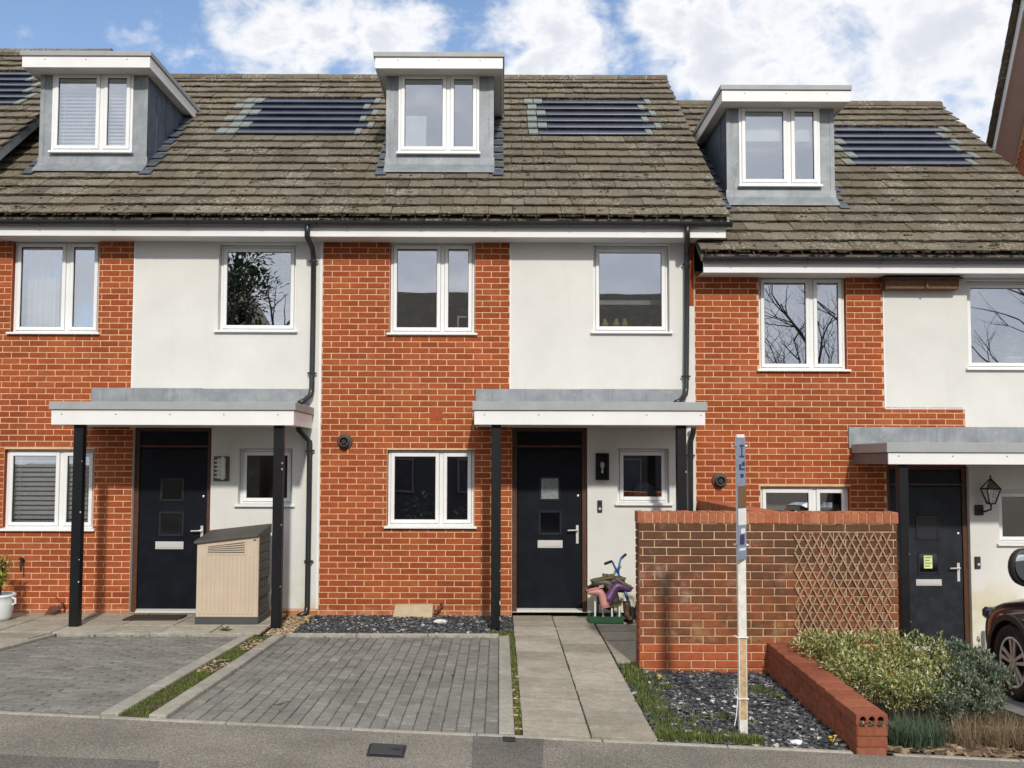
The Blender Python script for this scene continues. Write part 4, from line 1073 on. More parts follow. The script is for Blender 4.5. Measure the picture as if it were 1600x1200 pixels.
MB().lathe([(.017, 0), (.017, -.005)], (c.x + .008, -.0225, c.z - .02), 'Y', 14).build('button', M_CHROME, db)
x0, x1, z0, z1 = RECT(1534, 985, 1546, 1020, 0); mbx = MB().box(x0, x1, -.08, .001, z0, z1).build('meter_box', M_TRIM, H3, bevel=.006)

# ---------------------------------------------------------------- higher house at the left edge, gabled house at the right edge
H0 = thing('terraced_house', 'higher end of terrace at the top left edge showing only its tiled roof', 'house', (-9, 0, .43), 'terraced houses in the row')
XV0 = -6.64
strips0 = [(r_, -8.9, U([52, 40, 50, 36, 40, 22][k], 112 + 11 * k, YE + r_ * GA * math.cos(PA)).x, 0) for k, r_ in enumerate(range(15, 9, -1))]
roof(H0, -11.6, XV0, 0.43, lambda r_: [], strips0, cond=lambda p: p[0] > -45)
MB().prism([(XV0 - .03, YE + .02, ZE + .43 - .14), (XV0 - .03, YE + .02, ZE + .43), (XV0 - .03, YR, ZR + .43), (XV0 - .03, YR, ZR + .43 - .15)], (.024, 0, 0)).build('barge_board', M_LEAD, H0)
MB().prism([(XL0 - .1, 0, -.2), (XL0 - .1, 0, ZE + .6), (XL0 - .1, YR, ZR + .26), (XL0 - .1, YR, -.2)], (.098, 0, 0)).build('gable_wall', M_BRICK, H0)
MB().box(-11.5, XL0 - .002, 0.0, .2, -.2, ZTOP + .43).build('wall', M_BRICK, H0)
eaves(H0, -11.5, XL0 - .01, 0.43, -11.5, XL0 - .01)

def gable_house():
    E = Vector((9.26, 5.5, 7.80)); ax = Vector((-.243, -.97, 0)).normalized(); out = Vector((-ax.y, ax.x, 0))   # along the gable towards the street; out = away to the right
    if out.x < 0: out = -out
    H = thing('gabled_house', 'tall brick house at the top right edge, its gable with white barge board', 'house', E + ax * 3 + out * 3 - Vector((0, 0, 8.3)))
    run, rise = 2.25, 2.25 * .82
    p = lambda s, z, o=0.0: E + ax * s + out * o + Vector((0, 0, z - E.z))
    g = [p(-.12, -.5, .22), p(-.12, E.z - .36, .22), p(run, E.z + rise - .30, .22), p(2 * run - .25, E.z - .1, .22), p(2 * run - .25, -.5, .22)]
    wl = MB().prism(g, out * 7).build('wall', M_MORTAR, H)
    # bricks on the visible rear shoulder of the gable
    ms = [brick_mesh('brick', M_NEWBRICK) for _ in range(4)]
    ang = math.atan2(ax.y, ax.x); nrm = -out; done = 0; jb = MB()
    for k in range(0, 130):
        z = 5.2 + k * BC
        s = -.10 + (BP / 2 if k % 2 else 0)
        while s < 4.0:
            sm = min(s, 2 * run - s)
            if z < E.z - .35 + (sm - .25) * .82 + .12 and s + BL < 4.2:
                c_ = p(s + BL / 2, z, .22) + nrm * .006
                mm = Matrix.Translation(c_) @ Matrix(((ax.x, -nrm.x, 0, 0), (ax.y, -nrm.y, 0, 0), (0, 0, 1, 0), (0, 0, 0, 1)))
                X = proj(c_)
                if X[0] < 1602 and 100 < X[1] < 300: o = link('brick', random.choice(ms), wl); o.matrix_world = mm
                elif X[0] < 1680: merge(jb, random.choice(ms), mm)
            s += BP
    jb.build('brickwork', M_NEWBRICK, wl, kind='stuff')
    for (s0, s1, sg) in ((-.30, run, 1), (2 * run + .3, run, -1)):
        za = E.z - .28 + .04; zb_ = E.z + rise + .0
        b = MB().prism([p(s0, za, -.16), p(s1, zb_, -.16), p(s1, zb_ - .30, -.16), p(s0, za - .26, -.16)], out * .03); b.build('barge_board', M_FASCIA, H)
        b = MB().prism([p(s0, za - .2, -.13), p(s1, zb_ - .24, -.13), p(s1, zb_ - .27, -.13), p(s0, za - .24, -.13)], out * .36); b.build('verge_soffit', M_FASCIA, H)
        b = MB().prism([p(s0 - .06 * sg, za - .02, -.24), p(s1, zb_ + .06, -.24), p(s1, zb_ + .12, -.24), p(s0 - .06 * sg, za + .05, -.24)], out * 7.5); b.build('roof', M_TILE, H)
        L = (p(s1, zb_) - p(s0, za)).length; n = int(L / .3)
        for k in range(n):
            u0 = s0 + (s1 - s0) * k / n; z0_ = za + (zb_ - za) * k / n; u1 = s0 + (s1 - s0) * (k + 1.2) / n; z1_ = za + (zb_ - za) * (k + 1.2) / n
            MB().prism([p(u0, z0_ + .10, -.27), p(u1, z1_ + .06, -.27), p(u1, z1_ + .03, -.27), p(u0, z0_ + .05, -.27)], out * .3).build('verge_tile', M_TILE, H)
gable_house()

# ---------------------------------------------------------------- garden walls
YW = -3.10
x0, x1, z0, z1 = RECT(998, 818, 1405, 1060, YW)
ztopw = z1
BW = thing('garden_wall', 'weathered red brick wall with brick on edge coping in front of path', 'wall', ((x0 + x1) / 2, YW, 0))
core = MB().box(x0 + .012, x1 - .012, YW + .009, YW + .206, -.35, ztopw).build('mortar_core', M_MORTAR2, BW)
wz0 = ztopw - BC * 22
wb = [b for b in lay([(x0, x1, wz0, ztopw + .001)], [], wz0) if b[2] > .02]
msw = [brick_mesh('brick', M_WBRICK, d=.02) for _ in range(8)]; msn = [brick_mesh('brick', M_NEWBRICK, d=.02) for _ in range(4)]
for (x, z, w) in wb:
    if z < -.16: continue
    link('brick', random.choice(msn if z < .235 else msw), core, (x, YW + ru(-.003, .002), z), (0, ru(-.006, .006), 0), (w / BL, 1, 1))
k = 0; z = wz0
while z < ztopw - .01:           # the left end of the wall, headers
    if z > -.2:
        link('brick', random.choice(msw), core, (x0, YW + .1075, z + BC / 2), (0, 0, -math.pi / 2), (.98, 1, 1))
    z += BC
n = round((x1 - x0 + .02) / .0755); pit = (x1 - x0 + .02) / n
cm = [unit_mesh('coping_brick', .0655, .222, .104, M_COPING, .005) for _ in range(6)]
for k in range(n):
    link('coping_brick', random.choice(cm), core, (x0 - .01 + pit * (k + .5), YW + .1055, ztopw + .108 + ru(-.004, .004)), (ru(-.01, .01), ru(-.012, .012), ru(-.02, .02)), (pit / .0755, 1, 1))
MB().box(x0 - .004, x1 + .004, YW + .004, YW + .21, ztopw - .001, ztopw + .098).build('coping_mortar', M_MORTAR2, core)
# party wall from the house to the front wall
px0 = XB + .02
PW = thing('boundary_wall', 'brown brick boundary wall running from the houses to the weathered garden wall', 'wall', (px0 + .1, -1.5, 0))
pc = MB().box(px0 + .012, px0 + .203, YW + .21, -.01, -.5, ztopw + .0).build('mortar_core', M_MORTAR3, PW)
for k in range(19):
    z = ztopw - BC * (k + 1) + BC / 2
    if z < .7: break
    y = YW + .22 + (BP / 2 if k % 2 else 0)
    while y + BL < -.01:
        link('brick', random.choice(msw), pc, (px0 + .004, y + BL / 2, z), (0, 0, -math.pi / 2)); y += BP
n = 38
for k in range(n):
    yy = YW + .23 + (abs(YW) - .25) * (k + .5) / n
    link('coping_brick', random.choice(cm), pc, (px0 + .1075, yy, ztopw + .104), (ru(-.01, .01), 0, math.pi / 2), (.98, 1, 1))
# low wall round the planting bed
GX0, GX1 = 2.51, 2.725
GW = thing('low_wall', 'low red brick wall beside the shrubs with three round holes in its end', 'wall', (2.6, -4.2, -.1))
def zlow(Y): return .245 + (Y - YW) * .037
gcore = MB(); gcore.prism([(GX0 + .008, YF - .02, -.25), (GX0 + .008, YW - .004, -.25), (GX0 + .008, YW - .004, zlow(YW) - .075), (GX0 + .008, YF - .02, zlow(YF) - .075)], (GX1 - GX0 - .016, 0, 0))
gc = gcore.build('mortar_core', M_MORTAR3, GW)
msg = [brick_mesh('brick', M_GARDEN, d=.02) for _ in range(5)]
tl = math.atan(.037)
for k in range(1, 7):
    y = YF - .025 + (BP / 2 if k % 2 else 0)
    if k % 2: link('brick', random.choice(msg), gc, (GX0, YF - .025 + .054, zlow(YF) - BC * k - BC / 2), (0, 0, -math.pi / 2), (.46, 1, 1))
    while y + .1 < YW:
        L = min(BL, YW - .006 - y); yc = y + L / 2; z = zlow(yc) - BC * k - BC / 2
        if z < zg(GX0 - .1, yc) - .08 : y += BP; continue
        o = link('brick', random.choice(msg), gc, (GX0, yc, z), None, (L / BL, 1, 1)); o.rotation_euler = (0, 0, -math.pi / 2)
        y += BP
y = YF - .025; k = 0
while y + .1 < YW:              # capping course, laid flat along the wall
    L = min(BL, YW - .008 - y); yc = y + L / 2
    if k == 0:
        # end brick with three round cores
        b = bmesh.new(); bmesh.ops.create_cube(b, size=1.0)
        bmesh.ops.scale(b, vec=(GX1 - GX0 + .006, L, .072), verts=b.verts); me = bpy.data.meshes.new('cored_brick'); b.to_mesh(me); b.free(); me.materials.append(M_GARDEN)
        o = link('cored_brick', me, gc, ((GX0 + GX1) / 2, yc, zlow(yc) - .036), (tl, 0, 0))
        cm_ = MB()
        for s in (-1, 0, 1): cm_.lathe([(.022, -.08), (.022, .08)], ((GX0 + GX1) / 2 + s * .062, YF - .025, zlow(YF) - .036), 'Y', 16)
        co = cm_.build('cutter', None, None); md = o.modifiers.new('cut', 'BOOLEAN'); md.object = co; md.operation = 'DIFFERENCE'; md.solver = 'EXACT'
        dg = bpy.context.evaluated_depsgraph_get(); dg.update(); nm = bpy.data.meshes.new_from_object(o.evaluated_get(dg)); o.modifiers.clear(); o.data = nm; bpy.data.objects.remove(co)
    else:
        MB().box(GX0 - .003, GX1 + .003, yc - L / 2, yc + L / 2, zlow(yc) - .072, zlow(yc) + ru(-.002, .002)).build('coping_brick', M_GARDEN, gc, bevel=.005)
    y += L + .006; k += 1
for (s, z) in ((0, 0), (0, 1)):
    link('brick', random.choice(msg), gc, ((GX0 + GX1) / 2 + .002, YF - .03, zlow(YF) - BC * (z + 1.55)), None, (.98, 1, 1.05))
# trellis
tx0, tx1, tz0, tz1 = RECT(1242, 832, 1394, 1002, YW - .012)
TR = thing('trellis', 'expanding diamond wooden trellis fixed to the weathered garden wall', 'trellis', ((tx0 + tx1) / 2, YW, .2))
M_LATH = plain('trellis_lath', (.34, .24, .16), .8, .2, var=.35, scale=30)
wd, hg = tx1 - tx0, tz1 - tz0; sl_ = .50
for sgn in (-1, 1):
    for k in range(-8, 17):
        xb_ = tx0 + k * wd / 11.0
        a, c = (xb_, tz0), (xb_ + sl_ * hg * sgn, tz1)
        if sgn < 0: a, c = (xb_ + 0.0, tz0), (xb_ - sl_ * hg, tz1)
        # clip to the panel width
        t0, t1 = 0.0, 1.0; dx = c[0] - a[0]
        for lim, up in ((tx0, False), (tx1, True)):
            t = (lim - a[0]) / dx
            if (dx > 0) == up: t1 = min(t1, t)
            else: t0 = max(t0, t)
        if t1 - t0 < .08: continue
        p0 = Vector((a[0] + dx * t0, 0, a[1] + hg * t0)); p1 = Vector((a[0] + dx * t1, 0, a[1] + hg * t1))
        d = (p1 - p0).normalized(); nn = Vector((-d.z, 0, d.x)) * .0065; y = YW - .018 if sgn < 0 else YW - .011
        j = Vector((ru(-.006, .006), 0, ru(-.006, .006)))
        MB().prism([p0 + j - nn + Vector((0, y, 0)), p0 + j + nn + Vector((0, y, 0)), p1 + j + nn + Vector((0, y, 0)), p1 + j - nn + Vector((0, y, 0))], (0, .006, 0)).build('lath', M_LATH, TR)

# ---------------------------------------------------------------- sign post
sp = U(1161, 1140, -5.0); s_ = U(1161, 690, -5.0)
SG = thing('sign_post', 'slim white post with an estate board turned nearly edge-on beside the low wall', 'sign post', (sp.x, -5.0, zg(sp.x, -5.0)))
M_WPOST = plain('weathered_white_paint', (.70, .68, .63), .6, .3, var=.2, scale=18)
def wp(a, c): return MB().box(sp.x - .031, sp.x + .031, -5.022, -4.978, a, c)
zt_ = U(1161, 679, -5.0).z
wp(zg(sp.x, -5) - .02, zt_).build('post', M_WPOST, SG, bevel=.003)
MB().box(sp.x - .022, sp.x + .024, -5.0245, -5.0225, .02, .62).build('worn_timber', plain('worn_timber', (.52, .36, .20), .8, var=.4, scale=25), SG)
bt = U(1161, 684, -5.0).z; bb = U(1161, 872, -5.0).z
ang = math.atan2(sp.x, 7.5)      # the board hangs out towards the street, nearly in line with the view
BM = Matrix.Translation((sp.x + .030, -5.03, 0)) @ Matrix.Rotation(-ang - R(28), 4, 'Z')
# local: x = board normal (facing left/right), -y = outwards
bd = MB().box(-.004, .004, -.125, .0, bb, bt, BM).build('board', plain('sign_blue_grey', (.22, .27, .38), .5, var=.2, scale=20), SG)
def mark(y0, y1, z0, z1, m, nm): MB().box(.0045, .0062, y0 * .168, y1 * .168, z0, z1, BM).build(nm, m, SG)
M_INK = plain('navy_ink', (.02, .035, .10), .5); M_BRN = plain('sign_brown', (.16, .09, .045), .6); M_WHT = plain('sign_white', (.78, .78, .76), .5)
HB = bt - bb
for (y0, y1, a, c) in ((-.55, -.15, .06, .075), (-.40, -.30, .075, .15), (-.55, -.15, .15, .165), (-.6, -.42, .22, .255), (-.35, -.1, .20, .235), (-.6, -.1, .255, .27), (-.5, -.2, .30, .33)):
    mark(y0, y1, bt - HB * c, bt - HB * a, M_INK, 'board_lettering')
mark(-.735, -.005, bt - HB * .58, bt - HB * .40, M_BRN, 'board_panel')
mark(-.735, -.005, bt - HB * .72, bt - HB * .585, M_WHT, 'board_panel')
mark(-.6, -.2, bt - HB * .88, bt - HB * .80, M_INK, 'board_lettering')
mark(-.5, -.12, bt - HB * .79, bt - HB * .75, M_WHT, 'board_lettering')
mark(-.65, -.1, bt - HB * .93, bt - HB * .91, M_WHT, 'board_lettering')
for zz in (bt - .06, bb + .10): MB().box(sp.x - .05, sp.x + .05, -5.028, -4.97, zz - .006, zz + .006).build('fixing_strap', M_WHT, SG)
tb = MB()
for zz in (.17, .62): tb.tube([(sp.x - .036, -5.03, zz), (sp.x, -5.035, zz + .004), (sp.x + .036, -5.03, zz), (sp.x + .036, -4.97, zz), (sp.x - .036, -4.97, zz), (sp.x - .036, -5.03, zz), (sp.x - .07, -5.05, zz + .02)], .005, 6)
tb.tube([(sp.x - .036, -5.03, .17), (sp.x - .075, -5.05, .22), (sp.x - .055, -5.06, .26), (sp.x - .045, -5.04, .2), (sp.x - .06, -5.05, .05), (sp.x - .075, -5.05, -.02)], .004, 6)
tb.build('cable_tie', M_WHT, SG)

# ---------------------------------------------------------------- things by the doors
def wall_lamp_left():
    x0, x1, z0, z1 = RECT(333, 713, 358, 752, -.03); L = thing('wall_lamp', 'grey wall lamp with pale louvred diffuser beside the left door', 'wall lamp', ((x0 + x1) / 2, 0, z0))
    MB().box(x0, x1, -.012, -.001, z0, z1).build('back_plate', plain('lamp_grey', (.10, .095, .08), .5), L, bevel=.006)
    MB().box(x0 + .055, x1 - .045, -.07, -.0125, z0 + .03, z1 - .02).build('diffuser', plain('lamp_cream', (.62, .60, .48), .4), L, bevel=.01)
    for k in range(5):
        zz = z0 + .055 + k * (z1 - z0 - .11) / 4; MB().box(x0 + .03, x1 - .08, -.085, -.071, zz - .010, zz + .010).build('louvre', M_CHROME, L, bevel=.002)
    MB().box(x1 - .085, x1 - .055, -.088, -.071, z0 + .02, z1 - .005).build('stem', M_CHROME, L, bevel=.003)
def wall_lamp_mid():
    x0, x1, z0, z1 = RECT(931, 708, 951, 750, -.05); L = thing('wall_lamp', 'black box lantern with a bare bulb beside the middle door', 'wall lamp', ((x0 + x1) / 2, 0, z0))
    MB().box(x0, x1, -.02, -.001, z0, z1).build('back_plate', M_POST, L, bevel=.003)
    f = MB().ring(x0, x1, z0, z1, .022, -.10, -.085); 
    for (a, c) in ((x0, z0), (x1 - .022, z0), (x0, z1 - .022), (x1 - .022, z1 - .022)): f.box(a, a + .022, -.085, -.0205, c, c + .022)
    f.build('lantern_frame', M_POST, L); xc = (x0 + x1) / 2; zc = (z0 + z1) / 2
    MB().lathe([(.012, -.045), (.014, -.01), (.030, .02), (.033, .04), (.022, .062), (.006, .07)], (xc, -.055, zc - .01), 'Z', 14).build('bulb', plain('bulb_glass', (.45, .44, .40), .15), L, smooth=True)
    MB().lathe([(.014, -.07), (.014, -.046)], (xc, -.055, zc - .01), 'Z', 12).build('bulb_holder', M_CHROME, L)
def lantern_right():
    x0, x1, z0, z1 = RECT(1530, 742, 1560, 806, -.12); L = thing('wall_lantern', 'black wrought iron carriage lantern beside the right door', 'wall lantern', ((x0 + x1) / 2, 0, z0))
    xc = (x0 + x1) / 2 + .01; h = z1 - z0; yc = -.15; hw = .085
    def lv(f): return z0 + h * f
    fr = MB()
    for sx in (-1, 1):
        for sy in (-1, 1):
            fr.tube([(xc + sx * .035, yc + sy * .035, lv(.30)), (xc + sx * hw, yc + sy * hw, lv(.66))], .008, 6); fr.tube([(xc + sx * hw, yc + sy * hw, lv(.66)), (xc, yc, lv(.92))], .008, 6)
    for (f, r_) in ((.66, hw), (.30, .035)):
        c = [(xc - r_, yc - r_, lv(f)), (xc + r_, yc - r_, lv(f)), (xc + r_, yc + r_, lv(f)), (xc - r_, yc + r_, lv(f))]
        for k in range(4): fr.tube([c[k], c[(k + 1) % 4]], .009, 6)
    fr.tube([(xc, yc, lv(.90)), (xc, yc, lv(.94)), (xc, yc, lv(.97)), (xc, yc, lv(1.0))], [.014, .008, .014, .003], 8)
    fr.build('cage', M_GASKET, L)
    MB().prism([(xc - hw, yc - hw, lv(.665)), (xc + hw, yc - hw, lv(.665)), (xc, yc, lv(.90))], (0, .004, 0)).build('roof_glass', M_GLASSD, L)
    gl = MB()
    for sx in (-1, 1):
        gl.quad((xc + sx * .033, yc - .033, lv(.31)), (xc + sx * .083, yc - .083, lv(.65)), (xc + sx * .083, yc + .083, lv(.65)), (xc + sx * .033, yc + .033, lv(.31)))
        gl.quad((xc - .033, yc + sx * .033, lv(.31)), (xc - .083, yc + sx * .083, lv(.65)), (xc + .083, yc + sx * .083, lv(.65)), (xc + .033, yc + sx * .033, lv(.31)))
    gl.build('lamp_glass', M_GLASS, L)
    MB().lathe([(.010, 0), (.012, .06), (.012, .12)], (xc, yc, lv(.31)), 'Z', 10).build('candle_tube', M_WHT, L)
    MB().box(x0 - .01, x0 + .10, -.03, -.001, lv(0), lv(.26)).build('back_plate', M_GASKET, L, bevel=.01)
    MB().tube([(x0 + .05, -.03, lv(.14)), (x0 + .07, -.10, lv(.10)), (xc, yc, lv(.16)), (xc, yc, lv(.30))], .012, 8).build('arm', M_GASKET, L)
wall_lamp_left(); wall_lamp_mid(); lantern_right()

# storage box by the left door
def storage_box():
    Y0 = -.88; g = .05
    x0, x1 = U(307, 900, Y0).x, U(402, 900, Y0).x; zl, zr = U(307, 846, Y0).z, U(402, 836, Y0).z; dp = .62
    S = thing('storage_box', 'beige plastic outdoor storage box with dark sloping lid beside the left post', 'storage box', ((x0 + x1) / 2, Y0, .03))
    M_BEIGE = plain('beige_plastic', (.53, .435, .335), .55, .35, var=.06); M_DKB = plain('dark_taupe_plastic', (.085, .078, .068), .6, .3, var=.15)
    MB().box(x0 - .012, x1 + .02, Y0 + .004, Y0 + dp, .03, .115).build('base', plain('base_grey', (.055, .06, .068), .6), S, bevel=.008)
    pn = MB().prism([(x0, Y0, .115), (x1, Y0, .115), (x1, Y0, zr - .005), (x0, Y0, zl - .005)], (0, .03, 0)).build('front_panel', M_BEIGE, S, bevel=.006)
    n = 13
    for k in range(n):
        x = x0 + .05 + (x1 - x0 - .11) * k / (n - 1); MB().box(x - .016, x + .016, Y0 - .006, Y0 - .0005, .15, min(zl, zr) - .16).build('rib', M_BEIGE, pn, bevel=.004)
    va, vb_ = x0 + .13, x1 - .15; zv = zl - .135
    sl2 = (zr - zl) / (x1 - x0)
    MB().prism([(va - .02, Y0 - .006, zv - .02), (vb_ + .02, Y0 - .006, zv - .02), (vb_ + .02, Y0 - .006, zl + sl2 * (vb_ - x0) - .035), (va - .02, Y0 - .006, zl + sl2 * (va - x0) - .045)], (0, .0055, 0)).build('vent_surround', M_BEIGE, pn, bevel=.003)
    for k in range(5):
        f0 = k / 5.0
        MB().prism([(va, Y0 - .0095, zv + (zl + sl2 * (va - x0) - .065 - zv) * (f0 + .05)), (vb_, Y0 - .0095, zv + (zl + sl2 * (vb_ - x0) - .055 - zv) * (f0 + .05)), (vb_, Y0 - .0095, zv + (zl + sl2 * (vb_ - x0) - .055 - zv) * (f0 + .13)), (va, Y0 - .0095, zv + (zl + sl2 * (va - x0) - .065 - zv) * (f0 + .13))], (0, .003, 0)).build('vent_slit', M_DKB, pn)
    MB().box(x1 - .05, x1 - .02, Y0 - .004, Y0 - .0005, zr - .065, zr - .05).build('lock_eye', M_GASKET, pn)
    MB().box(x1 - .006, x1 + .012, Y0 + .002, Y0 + .045, .115, zr - .006).build('corner_post', M_BEIGE, S, bevel=.004)
    # slatted right side
    nb = 9
    for k in range(nb):
        z0 = .12 + (zr - .13) * k / nb; z1 = .12 + (zr - .13) * (k + 1) / nb - .006
        b = MB()
        if k < 5 and k % 2 == 1:
            ys = [Y0 + .05 + (dp - .06) * j / 5 for j in range(6)]
            for j in range(5): b.box(x1 - .02, x1 + .002, ys[j], ys[j] + (dp - .06) / 5 - .05, z0, z1)
            b.box(x1 - .02, x1 - .008, Y0 + .05, Y0 + dp - .01, z0, z1)
        else: b.box(x1 - .02, x1 + .002 + .002 * (k % 3), Y0 + .05, Y0 + dp, z0, z1)
        b.build('side_board', M_DKB, S, bevel=.003)
    MB().box(x0 + .001, x1 - .021, Y0 + .031, Y0 + dp, .116, zl - .01).build('body', M_DKB, S)
    lid = MB().prism([(x0 - .03, Y0 - .03, zl - .03), (x1 + .015, Y0 - .03, zr - .018), (x1 + .015, Y0 - .03, zr + .012), (x0 - .03, Y0 - .03, zl + .004)], (0, dp + .05, 0))
    # raise the lid's rear to a crown
    lv = lid.v; n4 = 4
    lid.v = [(x, y, z + (.085 if y > Y0 + .2 and k % 4 in (2, 3) else 0)) for k, (x, y, z) in enumerate(lv)]
    lid.build('lid', M_DKB, S, bevel=.006)
storage_box()
# doormat
mt = MB().box(*[U(206, 966, -.3).x, U(290, 966, -.3).x], -.62, -.22, .034, .046).build('doormat', plain('coir_mat', (.06, .05, .04), .95, .1, var=.4, scale=60, bmp=.8, bscale=120), bevel=.004)
tag(mt, 'thin dark doormat on the slabs at the left door', 'doormat')
# trowel-shaped gully cover and pipe by the left wall
gl_ = thing('drain_cover', 'rusty brown tilted drain cover plate with pipe stub at the left brick wall', 'drain cover', (U(80, 960, -.2).x, -.2, 0))
c = U(80, 955, -.18); M_RUST = plain('rusty_brown', (.12, .052, .038), .7, .3, var=.4, scale=25)
MB().prism([P3(62, 972, -.32), P3(78, 947, -.12), P3(92, 946, -.10), P3(84, 966, -.28)], (0, .012, -.012)).build('cover_plate', M_RUST, gl_)
MB().tube([P3(80, 958, -.24), P3(92, 952, -.17), P3(98, 945, -.10), P3(98, 943, 0.0)], [.018, .018, .016, .016], 8).build('pipe_stub', M_RUST, gl_)
MB().tube([P3(87, 933, -.01), P3(93, 938, -.015), P3(97, 944, -.04)], .005, 6).build('thin_pipe', M_RUST, gl_)
# pot plant
pp = U(-2, 973, -.62); PT = thing('potted_plant', 'white plastic pot with yellow green leafy plant by the left brick wall', 'potted plant', (pp.x - .02, -.62, .03))
X, Y = pp.x - .02, -.62
MB().lathe([(.13, 0), (.155, .04), (.185, .22), (.19, .28), (.20, .285), (.20, .31), (.182, .312), (.178, .28)], (X, Y, .03), 'Z', 24).build('pot', plain('white_pot', (.74, .78, .80), .4), PT, smooth=True)
MB().tube([(X + .19, Y - .04, .30), (X + .235, Y - .05, .29), (X + .235, Y - .05, .24), (X + .19, Y - .04, .22)], .012, 8).build('pot_handle', M_WHT, PT)
MB().lathe([(.176, 0), (.05, .02), (.01, .025)], (X, Y, .30), 'Z', 16).build('soil', M_EARTH, PT)
def leaf(b, p, d, up, L, w):    # pointed leaf of two bent quads
    d = d.normalized(); s = d.cross(up); s = s.normalized() if s.length > 1e-4 else d.orthogonal().normalized(); n = s.cross(d)
    a = p; m1 = p + d * L * .45 + n * L * .06; t = p + d * L - n * L * .10; i = len(b.v)
    b.v += [tuple(a), tuple(m1 + s * w / 2 + n * w * .15), tuple(t), tuple(m1 - s * w / 2 + n * w * .15), tuple(m1)]
    b.f += [(i, i + 1, i + 4), (i + 4, i + 1, i + 2), (i, i + 4, i + 3), (i + 4, i + 2, i + 3)]
random.seed(41); lf = MB(); stm = MB()
for k in range(9):
    a = ru(0, 6.28); top = Vector((X + math.cos(a) * ru(.03, .24), Y + math.sin(a) * ru(.03, .2), ru(.48, .86))); ba = Vector((X + math.cos(a) * .03, Y + math.sin(a) * .03, .31))
    stm.tube([ba, (ba + top) / 2 + Vector((0, 0, .05)), top], [.007, .006, .004], 5)
    for j in range(34):
        f = ru(.40, 1); p = ba.lerp(top, f); dd = Vector((ru(-1, 1), ru(-1, 1), ru(-.3, .7))); leaf(lf, p, dd, Vector((0, 0, 1)), ru(.07, .12), ru(.03, .042))
lf.build('foliage', M_POTLEAF, PT); stm.build('stem', M_BARKT, PT)
# leaning paving slab, small pipe and a stone by the middle wall
x0, x1 = U(612, 960, -.15).x, U(675, 960, -.15).x; zt_l = U(640, 945, -.05).z
ls = MB().prism([(x0 + .01, -.17, -.02), (x1, -.17, -.02), (x1 + .004, -.03, zt_l), (x0 + .03, -.03, zt_l - .004)], (0, .03, .01)).build('leaning_slab', plain('pale_board', (.46, .37, .25), .8, .2, var=.15, scale=10), bevel=.004)
tag(ls, 'pale paving slab leaning on the brick wall under the middle window', 'slab')
wst = MB().tube([P3(690, 944, 0), P3(688, 950, -.06), P3(684, 954, -.09), P3(678, 955, -.09)], .016, 8).tube([P3(690, 949, -.03), P3(690, 942, -.03)], .02, 8)
tag(wst.build('overflow_pipe', M_RUST), 'short brown overflow pipe at the foot of the middle brick wall', 'pipe')
random.seed(8)
def stone(name, c, r_, m, label):
    b = bmesh.new(); bmesh.ops.create_icosphere(b, subdivisions=2, radius=1)
    for v in b.verts: v.co = Vector((v.co.x * r_[0], v.co.y * r_[1], v.co.z * r_[2])) * ru(.82, 1.15)
    me = bpy.data.meshes.new(name); b.to_mesh(me); b.free(); me.materials.append(m); tag(link(name, me, None, c), label, 'stone')
c = U(689, 979, -.45); stone('stone', (c.x, -.62, .03), (.085, .06, .03), M_WHT, 'white flat stone on the slate chippings by the middle wall')
c = U(1245, 1152, -5.3); stone('stone', (c.x, -5.28, zp(c.x) + .015), (.05, .035, .022), M_WHT, 'white flat stone on the slate bed near the low wall')

# boots in a crate, scooter, bicycle
def boot_rack():
    X0, X1, Y0, Y1, z = U(921, 968, -.62).x, U(974, 968, -.62).x, -.66, -.34, .016
    K = thing('boot_rack', 'green boot rack with white pegs beside the middle door', 'boot rack', ((X0 + X1) / 2, -.5, z))
    M_GRN = plain('green_plastic', (.022, .07, .032), .45, .4)
    MB().box(X0 + .01, X1 - .01, Y0 + .01, Y1 - .01, z, z + .02).build('tray', M_GRN, K)
    fr = MB()
    for (a, b_, cc, d) in ((X0, X1, Y0, Y0 + .016), (X0, X1, Y1 - .016, Y1)): fr.box(a, b_, cc, d, z, z + .085)
    for (a, b_) in ((X0, X0 + .016), (X1 - .016, X1)): fr.box(a, b_, Y0 + .0165, Y1 - .0165, z, z + .085)
    fr.build('rim', M_GRN, K, bevel=.004)
    for k, (fx, fy) in enumerate(((.18, .3), (.42, .3), (.68, .3), (.9, .3), (.3, .75), (.75, .75))):
        x, y = X0 + (X1 - X0) * fx, Y0 + (Y1 - Y0) * fy
        MB().tube([(x, y, z + .02), (x, y, z + .30)], .011, 8).build('peg', M_WHT if k < 4 else M_GRN, K)
boot_rack()
M_OLV = plain('muddy_sole', (.13, .11, .065), .8, .2, var=.3, scale=25); M_PINK = plain('pink_rubber', (.46, .21, .19), .45, .4, var=.08); M_PURP = plain('purple_rubber', (.085, .035, .11), .4, .4, var=.1); M_BLKR = plain('black_rubber', (.012, .012, .012), .6, .3)
M_DKG = plain('dark_olive_rubber', (.05, .045, .03), .5)
